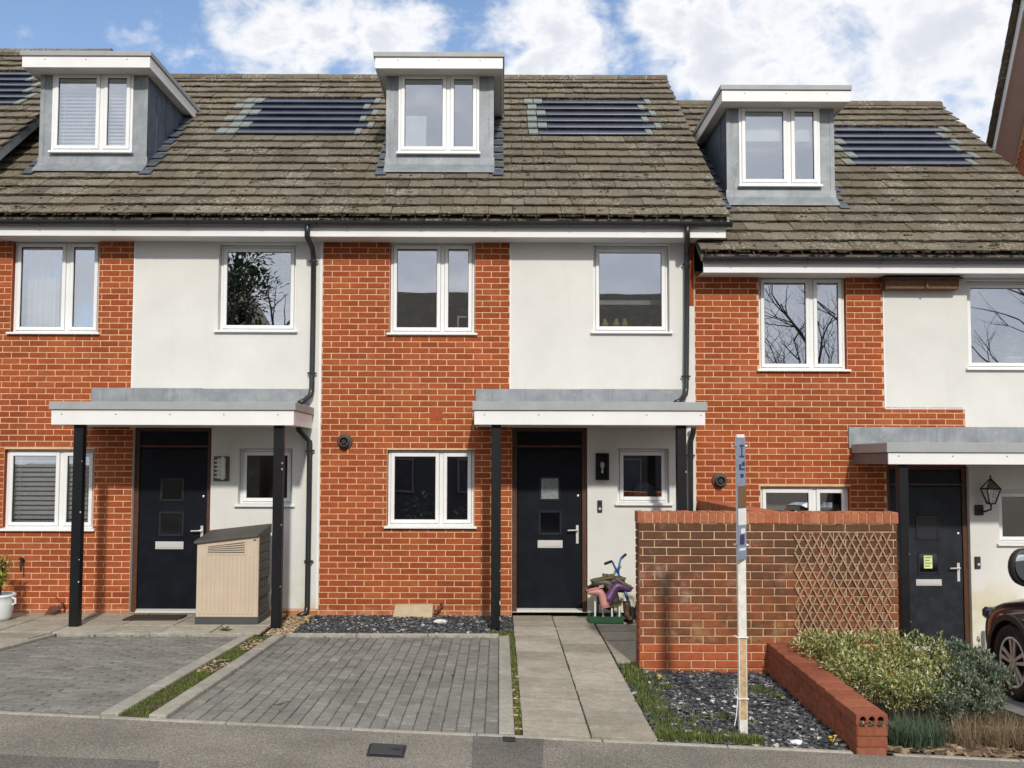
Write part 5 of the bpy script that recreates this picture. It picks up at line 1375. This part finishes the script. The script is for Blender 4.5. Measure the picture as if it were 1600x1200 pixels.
def boot(label, m, msole, at, toe, shaft, size=1.0):
    """at: heel point; toe: direction of the foot; shaft: direction from the foot to the opening"""
    y = Vector(toe).normalized(); z = Vector(shaft); z = (z - y * z.dot(y)).normalized(); x = y.cross(z)
    M3 = Matrix((x, y, z)).transposed().to_4x4(); MM = Matrix.Translation(at) @ M3 @ Matrix.Scale(size, 4)
    O = thing('boot', label, 'boot', at, 'boots upturned on the green rack')
    path = [((0, -.005, .31), .072), ((0, -.003, .26), .067), ((0, 0, .18), .060), ((0, .004, .12), .056), ((0, .022, .075), .058), ((0, .070, .055), .050), ((0, .125, .045), .046), ((0, .170, .040), .042), ((0, .200, .036), .026), ((0, .210, .034), .006)]
    b = MB().tube([p for p, _ in path], [r_ for _, r_ in path], 14)
    b.v = [(vx * .9, vy, max(vz, .012)) for vx, vy, vz in b.v]; b.v = [tuple(MM @ Vector(v)) for v in b.v]
    b.build('upper', m, O, smooth=True)
    out = [(-.036, -.045), (.036, -.045), (.044, -.02), (.036, .05), (.046, .13), (.038, .185), (.016, .216), (-.016, .216), (-.038, .185), (-.046, .13), (-.036, .05), (-.044, -.02)]
    so = MB().prism([MM @ Vector((a, c_, -.004)) for a, c_ in out], M3.to_3x3() @ Vector((0, 0, .022 * size))); so.box(-.037, .037, -.046, .02, -.022, -.005, MM)
    for k in range(5): so.box(-.034, .034, .06 + k * .026, .072 + k * .026, -.012, -.0045, MM)
    so.build('sole', msole, O)
    rim = [MM @ Vector((.072 * .9 * math.cos(t), -.005 + .072 * math.sin(t), .308)) for t in [2 * math.pi * k / 16 for k in range(17)]]
    MB().tube(rim, .006 * size, 6, cap=False).build('rim', msole, O)
V = lambda a, b_, Y: Vector(P3(a, b_, Y))
boot('pink wellington boot upturned with its toe to the left', M_PINK, M_PINK, V(938, 917, -.68), (-1, -.05, -.22), (.55, -.10, -.8), .80)
boot('purple wellington boot with muddy sole upturned on the right of the rack', M_PURP, M_OLV, V(966, 906, -.64), (.80, 0, -.42), (-.35, -.12, -.85), .95)
boot('dark boot with muddy sole upturned at the top of the rack, toe left', M_DKG, M_OLV, V(952, 901, -.56), (-1, 0, -.18), (-.1, 0, -1), 1.08)
boot('dark boot with muddy sole upturned at the top of the rack, toe right', M_DKG, M_OLV, V(948, 900, -.44), (1, .05, -.10), (.1, 0, -1), 1.08)
boot('black boot with its toe towards the street in the middle of the rack', M_BLKR, M_OLV, V(951, 910, -.50), (.1, -1, -.3), (0, .05, -1), 1.0)
boot('dark boot upturned at the rear left of the rack', M_BLKR, M_OLV, V(936, 908, -.40), (-.8, .2, -.45), (.1, 0, -1), 1.0)
boot('black boot upturned at the rear right of the rack', M_BLKR, M_OLV, V(960, 908, -.40), (.7, .4, -.3), (.05, 0, -1), 1.1)
boot('small brown boot standing beside the rack', plain('brown_rubber', (.09, .045, .03), .5), M_BLKR, Vector((U(979, 966, -.5).x, -.5, .036)), (.3, -1, 0), (0, 0, 1), .7)
def scooter():
    S = thing('kick_scooter', 'blue kick scooter with black grips leaning behind the boots', 'scooter', (U(986, 968, -.35).x, -.35, .02))
    M_BLU = plain('blue_metal', (.05, .17, .42), .35, .5, .2)
    a = Vector(P3(984, 958, -.42)); t = Vector(P3(966, 896, -.34)); t2 = Vector(P3(966, 880, -.33))
    MB().tube([Vector(P3(988, 962, -.44)), Vector(P3(979, 930, -.38)), t], [.022, .019, .017], 10).build('steering_tube', M_BLU, S, smooth=True)
    MB().tube([t, Vector(P3(961, 887, -.36)), Vector(P3(957, 878, -.40)), Vector(P3(953, 878, -.42))], .013, 8).tube([t, Vector(P3(968, 880, -.32)), Vector(P3(970, 873, -.30)), Vector(P3(972, 870, -.3))], .013, 8).build('handlebar', M_BLU, S, smooth=True)
    MB().tube([P3(956, 877, -.40), P3(945, 881, -.46)], .017, 8).tube([P3(970, 873, -.30), P3(978, 866, -.26)], .017, 8).build('grip', M_BLKR, S)
    w = Vector(P3(987, 966, -.44))
    for (dx, dy) in ((0, 0), (.15, .5)):
        wc = Vector((w.x + dx, -.46 + dy - .0, .085)) if dx else Vector((w.x, -.46, .085))
        MB().lathe([(.03, -.012), (.065, -.012), (.068, 0), (.065, .012), (.03, .012)], wc, 'X', 18).build('wheel', M_BLKR, S)
    MB().box(w.x - .03, w.x + .1, -.40, .0 - .05, .075, .10).build('deck', M_BLKR, S, bevel=.006)
    MB().box(w.x - .024, w.x + .024, -.50, -.42, .10, .19).build('fork', M_BLKR, S, bevel=.006)
scooter()
def bicycle():
    g = .016; xw, yw = 1.66, -1.15
    B = thing('bicycle', 'small bicycle mostly hidden behind the weathered garden wall, black grips showing', 'bicycle', (xw + .3, yw, g))
    M_TUBE = plain('bike_frame_paint', (.05, .05, .06), .4)
    r_ = .20
    for x in (xw + .08, xw + .78):
        c = Vector((x, yw, g + r_)); pts = [c + Vector((r_ * math.cos(t), 0, r_ * math.sin(t))) for t in [2 * math.pi * k / 28 for k in range(29)]]
        wh = MB().tube(pts, .018, 8, cap=False).build('wheel', M_BLKR, B, smooth=True)
        spk = MB()
        for k in range(10): t = 2 * math.pi * k / 10; spk.tube([c, c + Vector((r_ * .95 * math.cos(t), 0, r_ * .95 * math.sin(t)))], .002, 4)
        spk.build('spokes', M_CHROME, wh)
    h0 = Vector((xw + .08, yw, g + r_)); st = Vector((xw + .16, yw, .56)); se = Vector((xw + .55, yw, .62)); bb_ = Vector((xw + .47, yw, .24)); rr = Vector((xw + .78, yw, g + r_))
    MB().tube([h0, st], .014).tube([st, bb_], .015).tube([bb_, se], .014).tube([bb_, rr], .011).tube([rr, se - Vector((0, 0, .1))], .010).tube([st + Vector((0, 0, -.04)), se - Vector((0, 0, .12))], .014).build('frame', M_TUBE, B, smooth=True)
    MB().tube([st, st + Vector((0, 0, .24))], .013).tube([st + Vector((-.04, -.22, .30)), st + Vector((0, -.12, .25)), st + Vector((0, .12, .25)), st + Vector((-.04, .22, .30))], .011).build('handlebar', M_CHROME, B, smooth=True)
    for s in (-1, 1): MB().tube([st + Vector((-.03, s * .20, .29)), st + Vector((-.16, s * .235, .31))], .017, 10).build('grip', M_BLKR, B)
    MB().box(se.x - .10, se.x + .12, yw - .06, yw + .06, se.z, se.z + .04).build('saddle', M_BLKR, B, bevel=.015)
bicycle()
# nest boxes under the eaves
nx0, nx1, nz0, nz1 = RECT(1383, 427, 1497, 452, -.12)
NB = thing('nest_box', 'brown timber nest box fixed under the eaves of the right house', 'nest box', ((nx0 + nx1) / 2, 0, nz0))
M_NB = plain('nest_timber', (.16, .085, .052), .85, .2, var=.35, scale=20)
MB().prism([(nx0, -.004, nz0), (nx0, -.13, nz0), (nx0, -.16, nz1 - .06), (nx0, -.004, nz1 - .06)], (nx1 - nx0, 0, 0)).build('body', M_NB, NB)
MB().prism([(nx0 - .03, -.002, nz1 - .059), (nx0 - .03, -.20, nz1 - .085), (nx0 - .03, -.20, nz1 - .065), (nx0 - .03, -.002, nz1 - .005)], (nx1 - nx0 + .06, 0, 0)).build('lid', plain('nest_lid', (.085, .055, .04), .85), NB)
xm = (nx0 + nx1) / 2 + .05; MB().box(xm - .012, xm + .012, -.17, -.15, nz0 + .004, nz1 - .07).build('divider', M_NB, NB)
MB().box(nx0 + .03, nx1 - .03, -.142, -.13, nz0 + .005, nz0 + .03).build('landing_rail', M_NB, NB)
# window things inside
def inside(x, Y): return x
M_CURT = plain('white_curtain', (.62, .62, .60), .8, .1, var=.06)
x0, x1, z0, z1 = RECT(44, 386, 94, 508, .30)
cb = MB(); n = 26; pts = []
for k in range(n + 1):
    x = x0 + (x1 - x0) * k / n; pts.append((x, .30 + .028 * math.sin(k * 1.35) + .012 * math.sin(k * 2.9)))
for k in range(n): cb.quad((*pts[k], z0 - .1), (*pts[k + 1], z0 - .1), (*pts[k + 1], z1 + .05), (*pts[k], z1 + .05))
tag(cb.build('curtain', M_CURT, smooth=True), 'white curtain behind the upper left brick window', 'curtain')
def blind(name, label, rect, Y, pitch, tilt, w, m):
    x0, x1, z0, z1 = rect
    B = thing(name, label, 'window blind', ((x0 + x1) / 2, Y, z0)); z = z0; me = MB().box(-.5, .5, -w / 2, w / 2, -.0012, .0012).mesh('slat', m)
    while z < z1:
        link('slat', me, B, ((x0 + x1) / 2, Y, z), (tilt, 0, 0), (x1 - x0, 1, 1)).matrix_parent_inverse = Matrix.Translation(-B.location); z += pitch
    for x in (x0 + .08, x1 - .08): MB().box(x - .004, x + .004, Y - w / 2 - .003, Y - w / 2 - .001, z0, z1).build('ladder_tape', m, B)
M_BLIND = plain('blind_white', (.78, .78, .77), .5)
x0, x1, z0, z1 = RECT(5, 702, 146, 827, 0)
blind('window_blind', 'white venetian blind in the lower left window', (x0 + .06, x1 - .06, z0 + .08, z1 - .06), .165, .060, R(50), .050, M_BLIND)
a, c, d, e = DW1; blind('window_blind', 'white venetian blind in the left dormer window', (a + .05, c - .05, d + .08, e - .05), YD + .10, .050, R(58), .046, M_BLIND)
a, c, d, e = DW3; h_ = (e - d) * .42
rb = MB().box(a + .04, c - .04, YD + .09, YD + .094, e - h_, e - .02).build('roller_blind', plain('cream_blind', (.86, .86, .78), .7)); tag(rb, 'cream roller blind half drawn in the right dormer window', 'window blind')
a, c, d, e = DW2; cdp = U(650, 200, YD + .12)
tag(MB().box(U(634, 200, YD + .12).x, U(666, 200, YD + .12).x, YD + .12, YD + .13, d + .02, U(650, 181, YD + .12).z).build('canvas_board', M_WHT), 'white board propped inside the middle dormer window', 'board')
a, c, d, e = RECT(927, 382, 1046, 519, 0)
tag(MB().box(a - .3, c + .3, .62, .66, U(980, 476, .62).z, U(980, 469, .62).z).build('stair_rail', M_WHT), 'white stair rail behind the upper rendered middle window', 'rail')
random.seed(12); 
for k, (p_, lb) in enumerate(((945, 'small yellow toy at the left of the upper rendered window ledge'), (963, 'small yellow toy second along the upper rendered window ledge'), (976, 'small yellow toy third along the upper rendered window ledge'))):
    X = U(p_, 505, .2).x; Z = U(p_, 508, .2).z
    b = MB().lathe([(.03, 0), (.045, .02), (.04, .05), (.02, .06), (.028, .075), (.02, .10), (.005, .105)], (X, .2, Z - .02), 'Z', 10); tag(b.build('toy', plain('toy_yellow', (.6, .5, .15), .5), smooth=True), lb, 'toy')
x0, x1, z0, z1 = RECT(714, 492, 731, 512, .2)
tag(MB().ring(x0, x1 + .2, z0 - .2, z1, .02, .3, .315).build('picture_frame', M_WHT), 'white picture frame inside the upper middle brick window', 'picture frame')
x = U(1007, 770, .3); tag(MB().lathe([(.13, -.003), (.135, .003), (.135, .006), (.12, .008)], (x.x, .26, x.z), 'Y', 28).build('round_mirror', plain('mirror_disc', (.35, .36, .36), .5)), 'round pale disc inside the small window by the middle door', 'mirror')
tag(MB().box(*RECT(1192, 760, 1326, 800, 0)[:2], .32, .36, U(1250, 797, .34).z, U(1250, 788, .34).z).build('window_shelf', plain('shelf_beige', (.55, .45, .32), .6)), 'pale shelf inside the lower right window above the wall', 'shelf')
def house_plant(label, X, Y, z, r_, n, m, potm, L=.09):
    P_ = thing('house_plant', label, 'house plant', (X, Y, z))
    MB().lathe([(r_ * .55, 0), (r_ * .75, .10), (r_ * .78, .11), (r_ * .68, .112)], (X, Y, z), 'Z', 16).build('pot', potm, P_, smooth=True)
    b = MB()
    for _ in range(n):
        a = ru(0, 6.28); p = Vector((X + math.cos(a) * r_ * rnd(), Y + math.sin(a) * r_ * .6 * rnd(), z + .10 + ru(0, r_ * 1.6))); leaf(b, p, Vector((math.cos(a), math.sin(a), ru(-.3, .8))), Vector((0, 0, 1)), L * ru(.7, 1.2), L * .45)
    b.build('foliage', m, P_)
x = U(1582, 560, .34); house_plant('leafy plant in a white pot at the upper right window', x.x, .34, x.z - .10, .19, 200, M_POTLEAF, M_WHT)
x = U(655, 812, .25); house_plant('low leafy plant inside the lower middle window', x.x, .27, x.z - .10, .20, 90, M_GREYLEAF, M_RUST)
x = U(715, 812, .25); house_plant('spindly pale plant inside the narrow lower middle pane', x.x, .24, x.z - .12, .10, 30, M_DRY, M_RUST)

# ---------------------------------------------------------------- planting by the low wall
def shrub(name, label, blobs, n, m, size, seed, up=.4, stems=10, cat='shrub'):
    random.seed(seed); cx_ = sum(b[0] for b in blobs) / len(blobs); cy_ = sum(b[1] for b in blobs) / len(blobs); zb_ = zg(cx_, cy_)
    S = thing(name, label, cat, (cx_, cy_, zb_)); b = MB(); tot = sum(q[3] * q[4] * q[5] for q in blobs); st = MB()
    for (x, y, z, rx, ry, rz) in blobs:
        k = int(n * rx * ry * rz / tot)
        for _ in range(max(2, k // 6)):       # sprigs: a few leaves round a tip
            v = Vector((random.gauss(0, 1), random.gauss(0, 1), random.gauss(0, 1))).normalized() * (ru(.55, 1.0) if rnd() < .8 else ru(.2, .6))
            p = Vector((x + v.x * rx, y + v.y * ry, z + v.z * rz)) + Vector((random.gauss(0, .02), random.gauss(0, .02), random.gauss(0, .018)))
            if p.z < zg(p.x, p.y) + .01: continue
            if mnoise.noise(p * 9.0) + .35 * mnoise.noise(p * 23.0) < -.16: continue
            if rnd() < .03:
                p = p + v * ru(.02, .09) + Vector((0, 0, ru(.0, .06))); st.tube([p - v * .12 - Vector((0, 0, .05)), p], [.003, .002], 4, cap=False)
            if rnd() < .06: st.tube([Vector((x, y, zb_ - .02)).lerp(p, .35), p], [.004, .0025], 4, cap=False)
            for _ in range(6):
                d = v.normalized() * .7 + Vector((ru(-1, 1), ru(-1, 1), ru(-.5, 1) + up)); leaf(b, p + Vector((ru(-.02, .02), ru(-.02, .02), ru(-.02, .02))), d, Vector((ru(-.4, .4), ru(-.4, .4), 1)), size * ru(.5, 1.55), size * ru(.38, .62))
    b.build('foliage', m, S); st.build('stem', M_BARKT, S)
    return S
def gz(px, py, Y): return U(px, py, Y)
B1 = []
for (px, py, Y, rx, rz) in ((1275, 1005, -3.5, .22, .10), (1300, 1022, -3.7, .26, .14), (1340, 1015, -3.65, .26, .16), (1390, 1018, -3.7, .26, .17), (1330, 1045, -4.1, .26, .14), (1385, 1045, -4.05, .28, .2), (1435, 1030, -3.9, .24, .2), (1400, 1078, -4.5, .22, .13), (1440, 1075, -4.4, .24, .16), (1360, 1062, -4.35, .2, .11), (1460, 1050, -4.1, .2, .18)):
    c = U(px, py, Y); B1.append((c.x, Y, c.z, rx, .24, rz))
shrub('variegated_shrub', 'yellow and green variegated shrub spreading behind the low red wall', B1, 19000, M_EUON, .033, 51)
B2 = []
for (px, py, Y, rx, rz) in ((1490, 1035, -3.9, .20, .18), (1520, 1050, -4.0, .22, .2), (1500, 1075, -4.2, .22, .2), (1545, 1062, -4.1, .18, .15), (1530, 1090, -4.4, .18, .14), (1475, 1095, -4.5, .16, .14), (1482, 1022, -3.8, .12, .10)):
    c = U(px, py, Y); B2.append((c.x, Y, c.z, rx, .22, rz))
shrub('grey_shrub', 'grey green bushy shrub between the variegated shrub and the car', B2, 12000, M_GREYLEAF, .038, 52, up=.7)
random.seed(77); sc_ = MB()
for k in range(3):
    c_ = Vector(((GX0 + GX1) / 2 + (k - 1) * .062, YF - .035, zlow(YF) - .068))
    for j in range(12):
        a = 6.28 * j / 12; leaf(sc_, c_, Vector((math.cos(a), math.sin(a) - .5, ru(.1, .8))), Vector((0, 0, 1)), ru(.025, .045), .014)
tag(sc_.build('succulent', M_GREYLEAF), 'small succulent rosettes growing at the end of the low red wall', 'succulent')
def tufts(name, label, m, spots, n, h, w, seed, lean=.7, cat='plant', spread=.07):
    random.seed(seed); b = MB(); x, y = spots[0][:2]
    for (X, Y) in spots: blades(b, X, Y, zg(X, Y) - .005, n, h, spread, w, lean)
    T = thing(name, label, cat, (x, y, zg(x, y))); b.build('foliage', m, T)
sx = lambda px, Y: U(px, 1150, Y).x
tufts('lavender_plant', 'dark blue green fine leaved tuft beside the end of the low wall', M_DKLEAF, [(sx(p, Y) , Y) for p, Y in ((1405, -5.2), (1425, -5.25), (1445, -5.2), (1460, -5.1), (1412, -4.95), (1440, -4.95), (1425, -4.85), (1465, -4.9), (1395, -5.05))], 150, .20, .003, 61, 1.3)
tufts('dry_plant', 'dry brown twiggy plant on the mulch beside the pavement', M_DRY, [(sx(p, Y), Y) for p, Y in ((1495, -5.0), (1515, -5.1), (1540, -5.05), (1560, -5.1), (1585, -5.0), (1525, -4.85), (1570, -4.85), (1600, -5.1))], 90, .22, .0022, 62, 1.0)
random.seed(63)
def weed(label, px, py, Y, r_, n, flower=False):
    c = U(px, py, Y); z = zg(c.x, Y) + .01; T = thing('weed', label, 'weed', (c.x, Y, z)); b = MB()
    for k in range(n):
        a = 6.28 * k / n + ru(-.2, .2); leaf(b, Vector((c.x, Y, z)), Vector((math.cos(a), math.sin(a), ru(.25, .9))), Vector((0, 0, 1)), r_ * ru(.7, 1.2), r_ * .28)
    b.build('foliage', M_GRASS, T)
    if flower:
        f = MB()
        for k in range(2):
            fx, fy = c.x + ru(-.04, .05), Y + ru(-.03, .03); f.tube([(c.x, Y, z), (fx, fy, z + .045)], .003, 5); f.lathe([(.003, 0), (.013, .005), (.014, .009), (.006, .012)], (fx, fy, z + .045), 'Z', 10)
        f.build('flower', M_YELLOW, T)
weed('rosette weed growing at the foot of the storage box', 352, 985, -1.25, .10, 16)
weed('dandelion with yellow flowers by the corner of the middle brick wall', 482, 975, -.70, .05, 9, True)
weed('dandelion in the slate bed near the path', 1030, 1062, -3.55, .07, 9, True)
weed('dandelion by the foot of the low red wall', 1300, 1150, -5.25, .06, 8, True)
weed('leafy weed at the back of the middle drive below the slab', 640, 985, -1.1, .05, 9)
weed('leafy weed beside the middle canopy post', 790, 983, -1.25, .07, 12)
weed('low weed in the slate bed behind the sign post', 1215, 1075, -4.0, .08, 12)

# ---------------------------------------------------------------- car at the right edge
def car():
    XS = 4.94; W = 1.80; YFW = -2.80; g = lambda Y: zg(5.2, Y)
    gz0 = g(YFW) + .006; C = thing('parked_car', 'dark maroon parked car cut off by the right edge, nose to the house', 'car', (XS + W / 2, YFW - 1.3, gz0))
    M_PAINT, nt, b = newmat('maroon_paint'); setc(nt, b, (.016, .003, .0055)); b.inputs['Roughness'].default_value = .25; b.inputs['Coat Weight'].default_value = 1.0; b.inputs['Coat Roughness'].default_value = .04
    M_TRIMC = plain('black_car_trim', (.014, .014, .016), .5)
    xc = XS + W / 2
    # stations: (dy from front wheel centre (towards the house +), half width scale, z low, z belt, z top of body)
    st = [(.86, .70, .34, .60, .66), (.78, .86, .26, .68, .80), (.60, .95, .22, .74, .90), (.30, .99, .20, .80, .97), (-.20, 1.0, .20, .84, 1.04), (-.62, 1.0, .20, .86, 1.08), (-1.4, 1.0, .20, .87, 1.08), (-2.2, 1.0, .20, .88, 1.08), (-2.9, .99, .22, .88, 1.08), (-3.25, .95, .26, .86, 1.05), (-3.38, .84, .36, .80, .98)]
    bm = bmesh.new(); rings = []
    for (dy, k, zl, zb_, zt) in st:
        hw = W / 2 * k; prof = [(-hw * .90, zl), (-hw * .985, zl + .12), (-hw, (zl + zb_) / 2 + .06), (-hw * .985, zb_), (-hw * .86, zt - .02), (0, zt + .025), (hw * .86, zt - .02), (hw * .985, zb_), (hw, (zl + zb_) / 2 + .06), (hw * .985, zl + .12), (hw * .90, zl)]
        rings.append([bm.verts.new((xc + x, YFW + dy, gz0 + z)) for x, z in prof])
    n = len(rings[0])
    for a, c in zip(rings, rings[1:]):
        for k in range(n): bm.faces.new((a[k], a[(k + 1) % n], c[(k + 1) % n], c[k]))
    bm.faces.new(rings[0]); bm.faces.new(rings[-1][::-1]); bmesh.ops.recalc_face_normals(bm, faces=bm.faces)
    me = bpy.data.meshes.new('body'); bm.to_mesh(me); bm.free(); me.materials.append(M_PAINT); me.materials.append(M_TRIMC)
    o = link('body', me, C); s = o.modifiers.new('sub', 'SUBSURF'); s.levels = s.render_levels = 2
    ct = MB()
    for dy in (0, -2.62):
        for x in (XS - .15, XS + W - .13): ct.lathe([(.405, 0), (.405, .28)], (x, YFW + dy, gz0 + .36), 'X', 40)
    co = ct.build('cutter'); md = o.modifiers.new('cut', 'BOOLEAN'); md.object = co; md.operation = 'DIFFERENCE'; md.solver = 'EXACT'
    dg = bpy.context.evaluated_depsgraph_get(); dg.update(); nm = bpy.data.meshes.new_from_object(o.evaluated_get(dg)); o.modifiers.clear(); o.data = nm; bpy.data.objects.remove(co)
    for p in nm.polygons: p.use_smooth = True
    nm.set_sharp_from_angle(angle=R(35))
    for dy in (0, -2.62):
        for s_ in (-1, 1):
            x = XS + .115 if s_ < 0 else XS + W - .115; wc = (x, YFW + dy, gz0 + .36)
            pr = [(.235, -.045), (.242, -.10), (.345, -.112), (.358, -.09), (.362, 0), (.358, .09), (.345, .112), (.242, .10), (.235, .045)]
            t = MB().lathe(pr, wc, 'X', 40).build('wheel', M_BLKR, C, smooth=True)
            rim = MB(); f = s_ * .098
            rim.tube([Vector(wc) + Vector((f * .98, .234 * math.cos(t), .234 * math.sin(t))) for t in [2 * math.pi * k / 36 for k in range(37)]], .011, 8, cap=False)
            rim.build('rim', M_CHROME, t)
            sp_ = MB()
            for k in range(5):
                a = 2 * math.pi * k / 5 + .3; u = Vector((0, math.cos(a), math.sin(a))); v = Vector((0, -math.sin(a), math.cos(a))); c_ = Vector(wc) + Vector((f * .85, 0, 0))
                for q_ in (-1, 1): sp_.prism([c_ + u * .05 + v * (q_ * .018 - .012), c_ + u * .236 + v * (q_ * .046 - .02), c_ + u * .236 + v * (q_ * .046 + .02), c_ + u * .05 + v * (q_ * .018 + .012)], (f * .15, 0, 0))
            sp_.lathe([(.055, f * .8), (.055, f * 1.05), (.03, f * 1.08)], wc, 'X', 20)
            sp_.build('spokes', plain('alloy', (.50, .47, .43), .4, .5, .3), t)
            ar = MB(); arc = [R(a) for a in range(-12, 193, 12)]
            for a0, a1 in zip(arc, arc[1:]):
                ya, za, yb_, zb2 = math.cos(a0), math.sin(a0), math.cos(a1), math.sin(a1); xo = (XS - .012) if s_ < 0 else (XS + W - .10); xi = xo + .112; xi2 = xi
                y0, z0 = YFW + dy, gz0 + .36
                ar.prism([(xo, y0 + ya * .40, z0 + za * .40), (xo, y0 + ya * .455, z0 + za * .455), (xo, y0 + yb_ * .455, z0 + zb2 * .455), (xo, y0 + yb_ * .40, z0 + zb2 * .40)], (.112, 0, 0))
            ar.build('arch_trim', M_TRIMC, C)
            MB().lathe([(.40, 0), (.40, .01)], (XS + .24 if s_ < 0 else XS + W - .25, YFW + dy, gz0 + .36), 'X', 30).build('wheel_well', M_GASKET, C)
    # cabin
    bm = bmesh.new(); rings = []
    for (dy, hwb, hwt, zb_, zt) in ((-.30, .80, .78, 1.02, 1.04), (-1.05, .82, .64, 1.05, 1.54), (-1.7, .82, .65, 1.05, 1.60), (-2.5, .82, .64, 1.05, 1.57), (-3.22, .80, .60, 1.02, 1.30)):
        rings.append([bm.verts.new((xc + x, YFW + dy, gz0 + z)) for x, z in ((-hwb, zb_), (-hwt, zt - .05), (-hwt * .8, zt), (hwt * .8, zt), (hwt, zt - .05), (hwb, zb_))])
    for a, c in zip(rings, rings[1:]):
        for k in range(6):
            f = bm.faces.new((a[k], a[(k + 1) % 6], c[(k + 1) % 6], c[k])); f.material_index = 1 if k in (1, 2, 3) and a is not rings[0] else 0
    bm.faces.new(rings[0]); bm.faces.new(rings[-1][::-1]); bmesh.ops.recalc_face_normals(bm, faces=bm.faces)
    me = bpy.data.meshes.new('cabin'); bm.to_mesh(me); bm.free(); mg, nt, b = newmat('car_glass'); setc(nt, b, (.01, .012, .014)); b.inputs['Roughness'].default_value = .05
    me.materials.append(mg); me.materials.append(M_PAINT); link('cabin', me, C)
    # headlight, mirror
    for s_ in (-1, 1):
        MB().box(xc + s_ * .62 - .16, xc + s_ * .62 + .16, YFW + .70, YFW + .83, gz0 + .66, gz0 + .78).build('headlight', M_SOLAR, C, bevel=.03)
    mc = U(1598, 886, YFW - .55)
    mh = MB().lathe([(.02, .085), (.10, .07), (.135, .02), (.14, -.05), (.125, -.06)], (0, 0, 0), 'Y', 24); mh.v = [(mc.x + x * .95, mc.y + y, mc.z + z * 1.25) for x, y, z in mh.v]
    m_ = mh.build('door_mirror', M_TRIMC, C, smooth=True)
    mg2 = MB().lathe([(.11, -.074), (.11, -.072)], (0, 0, 0), 'Y', 24, m=Matrix.Rotation(R(-9), 3, 'X')); mg2.v = [(mc.x + x * .95, mc.y + y, mc.z + z * 1.25) for x, y, z in mg2.v]; mg2.build('mirror_glass', plain('mirror', (.8, .82, .84), .03, .5, 1.0, var=.01), m_)
    MB().tube([(mc.x + .02, mc.y, mc.z - .10), (mc.x + .06, mc.y, mc.z - .24), (mc.x + .2, mc.y, gz0 + 1.02)], .022, 8).build('mirror_stalk', M_TRIMC, C)
    MB().box(XS + .012, XS + .03, YFW - 2.3, YFW - .36, gz0 + .26, gz0 + .36).build('side_sill', M_TRIMC, C, bevel=.01)
    MB().box(XS + .0, XS + .02, YFW - 2.0, YFW - .9, gz0 + .55, gz0 + .58).build('rub_strip', M_TRIMC, C)
car()

# ---------------------------------------------------------------- across the street (seen only as reflections in the windows)
def far_house(x0, x1, yf, ze, zr, label):
    H = thing('opposite_house', label, 'house', ((x0 + x1) / 2, yf - 4, 0), 'houses across the street'); z0 = -1.2
    M_OB = plain('dark_facade', (.045, .043, .045), .8)
    MB().box(x0, x1, yf - 8, yf, z0, ze).build('wall', M_OB, H)
    MB().prism([(x0 - .2, yf + .35, ze - .15), (x0 - .2, yf - 4, zr), (x0 - .2, yf - 8.35, ze - .15)], (x1 - x0 + .4, 0, 0)).build('roof', M_TILE, H)
    n = int((x1 - x0) / 2.4)
    for k in range(n):
        for z in (.9, 3.3):
            x = x0 + (k + .5) * (x1 - x0) / n; w = MB().ring(x - .55, x + .55, z, z + 1.15, .06, yf + .002, yf + .06).build('window', M_TRIMB, H); MB().box(x - .49, x + .49, yf + .01, yf + .02, z + .06, z + 1.09).build('pane', M_SOLAR, w)
far_house(-7.2, 8.0, -20.5, 5.2, 8.3, 'long dark roofed house across the street mirrored in the middle windows')
def far_gable():
    H = thing('opposite_house', 'steep gabled house across the street mirrored in the left window', 'house', (-11, -24, 0), 'houses across the street')
    MB().prism([(-13.5, -20.8, -1.2), (-13.5, -20.8, 5.4), (-10.8, -20.8, 9.4), (-8.1, -20.8, 5.4), (-8.1, -20.8, -1.2)], (0, -8, 0)).build('wall', M_TILE, H)
far_gable()
def tree(name, label, X, Y, h, r_, evergreen, seed):
    random.seed(seed); T = thing(name, label, 'tree', (X, Y, zp(X) - .2)); z0 = zp(X) - .3; tk = MB(); tips = []
    def branch(p, d, L, rad, lvl):
        pts = [p]; q = p.copy(); dd = d.copy()
        for k in range(4): dd = (dd + Vector((random.gauss(0, .13), random.gauss(0, .13), random.gauss(0, .08) + .03))).normalized(); q = q + dd * L / 4; pts.append(q.copy())
        tk.tube(pts, [rad * (1 - .16 * k) for k in range(5)], 6 if lvl < 2 else 4, cap=False)
        tips.append(q)
        if lvl < (5 if not evergreen else 3):
            for k in range(3 if lvl else 5):
                s = pts[random.randint(1, 4)]; v = (dd + Vector((random.gauss(0, .6), random.gauss(0, .6), random.gauss(.15, .3)))).normalized(); branch(s, v, L * ru(.55, .75), rad * .5, lvl + 1)
    branch(Vector((X, Y, z0)), Vector((0, 0, 1)), h * .5, h * .022, 0)
    tk.build('trunk', M_BARKT, T)
    if evergreen:
        b = MB()
        cl = [(Vector((X + random.gauss(0, r_ * .42), Y + random.gauss(0, r_ * .42), ru(h * .3, h))), ru(.6, 1.2)) for _ in range(46)]
        for c, rr in cl:
            for _ in range(130):
                v = Vector((random.gauss(0, 1), random.gauss(0, 1), random.gauss(0, 1))).normalized() * rr * ru(.4, 1); leaf(b, c + v, v + Vector((0, 0, .3)), Vector((0, 0, 1)), .22, .12)
        b.build('crown', M_EVERGREEN, T)
tree('evergreen_tree', 'dark evergreen tree across the street mirrored in the upper left rendered window', -8.6, -18.5, 8.6, 2.0, True, 71)
tree('bare_tree', 'bare branched tree across the street mirrored in the right brick window', 10.5, -19.5, 9.5, 3.0, False, 72)
tree('bare_tree', 'bare branched tree across the street mirrored in the far right window', 19.0, -19.0, 10.5, 3.0, False, 73)
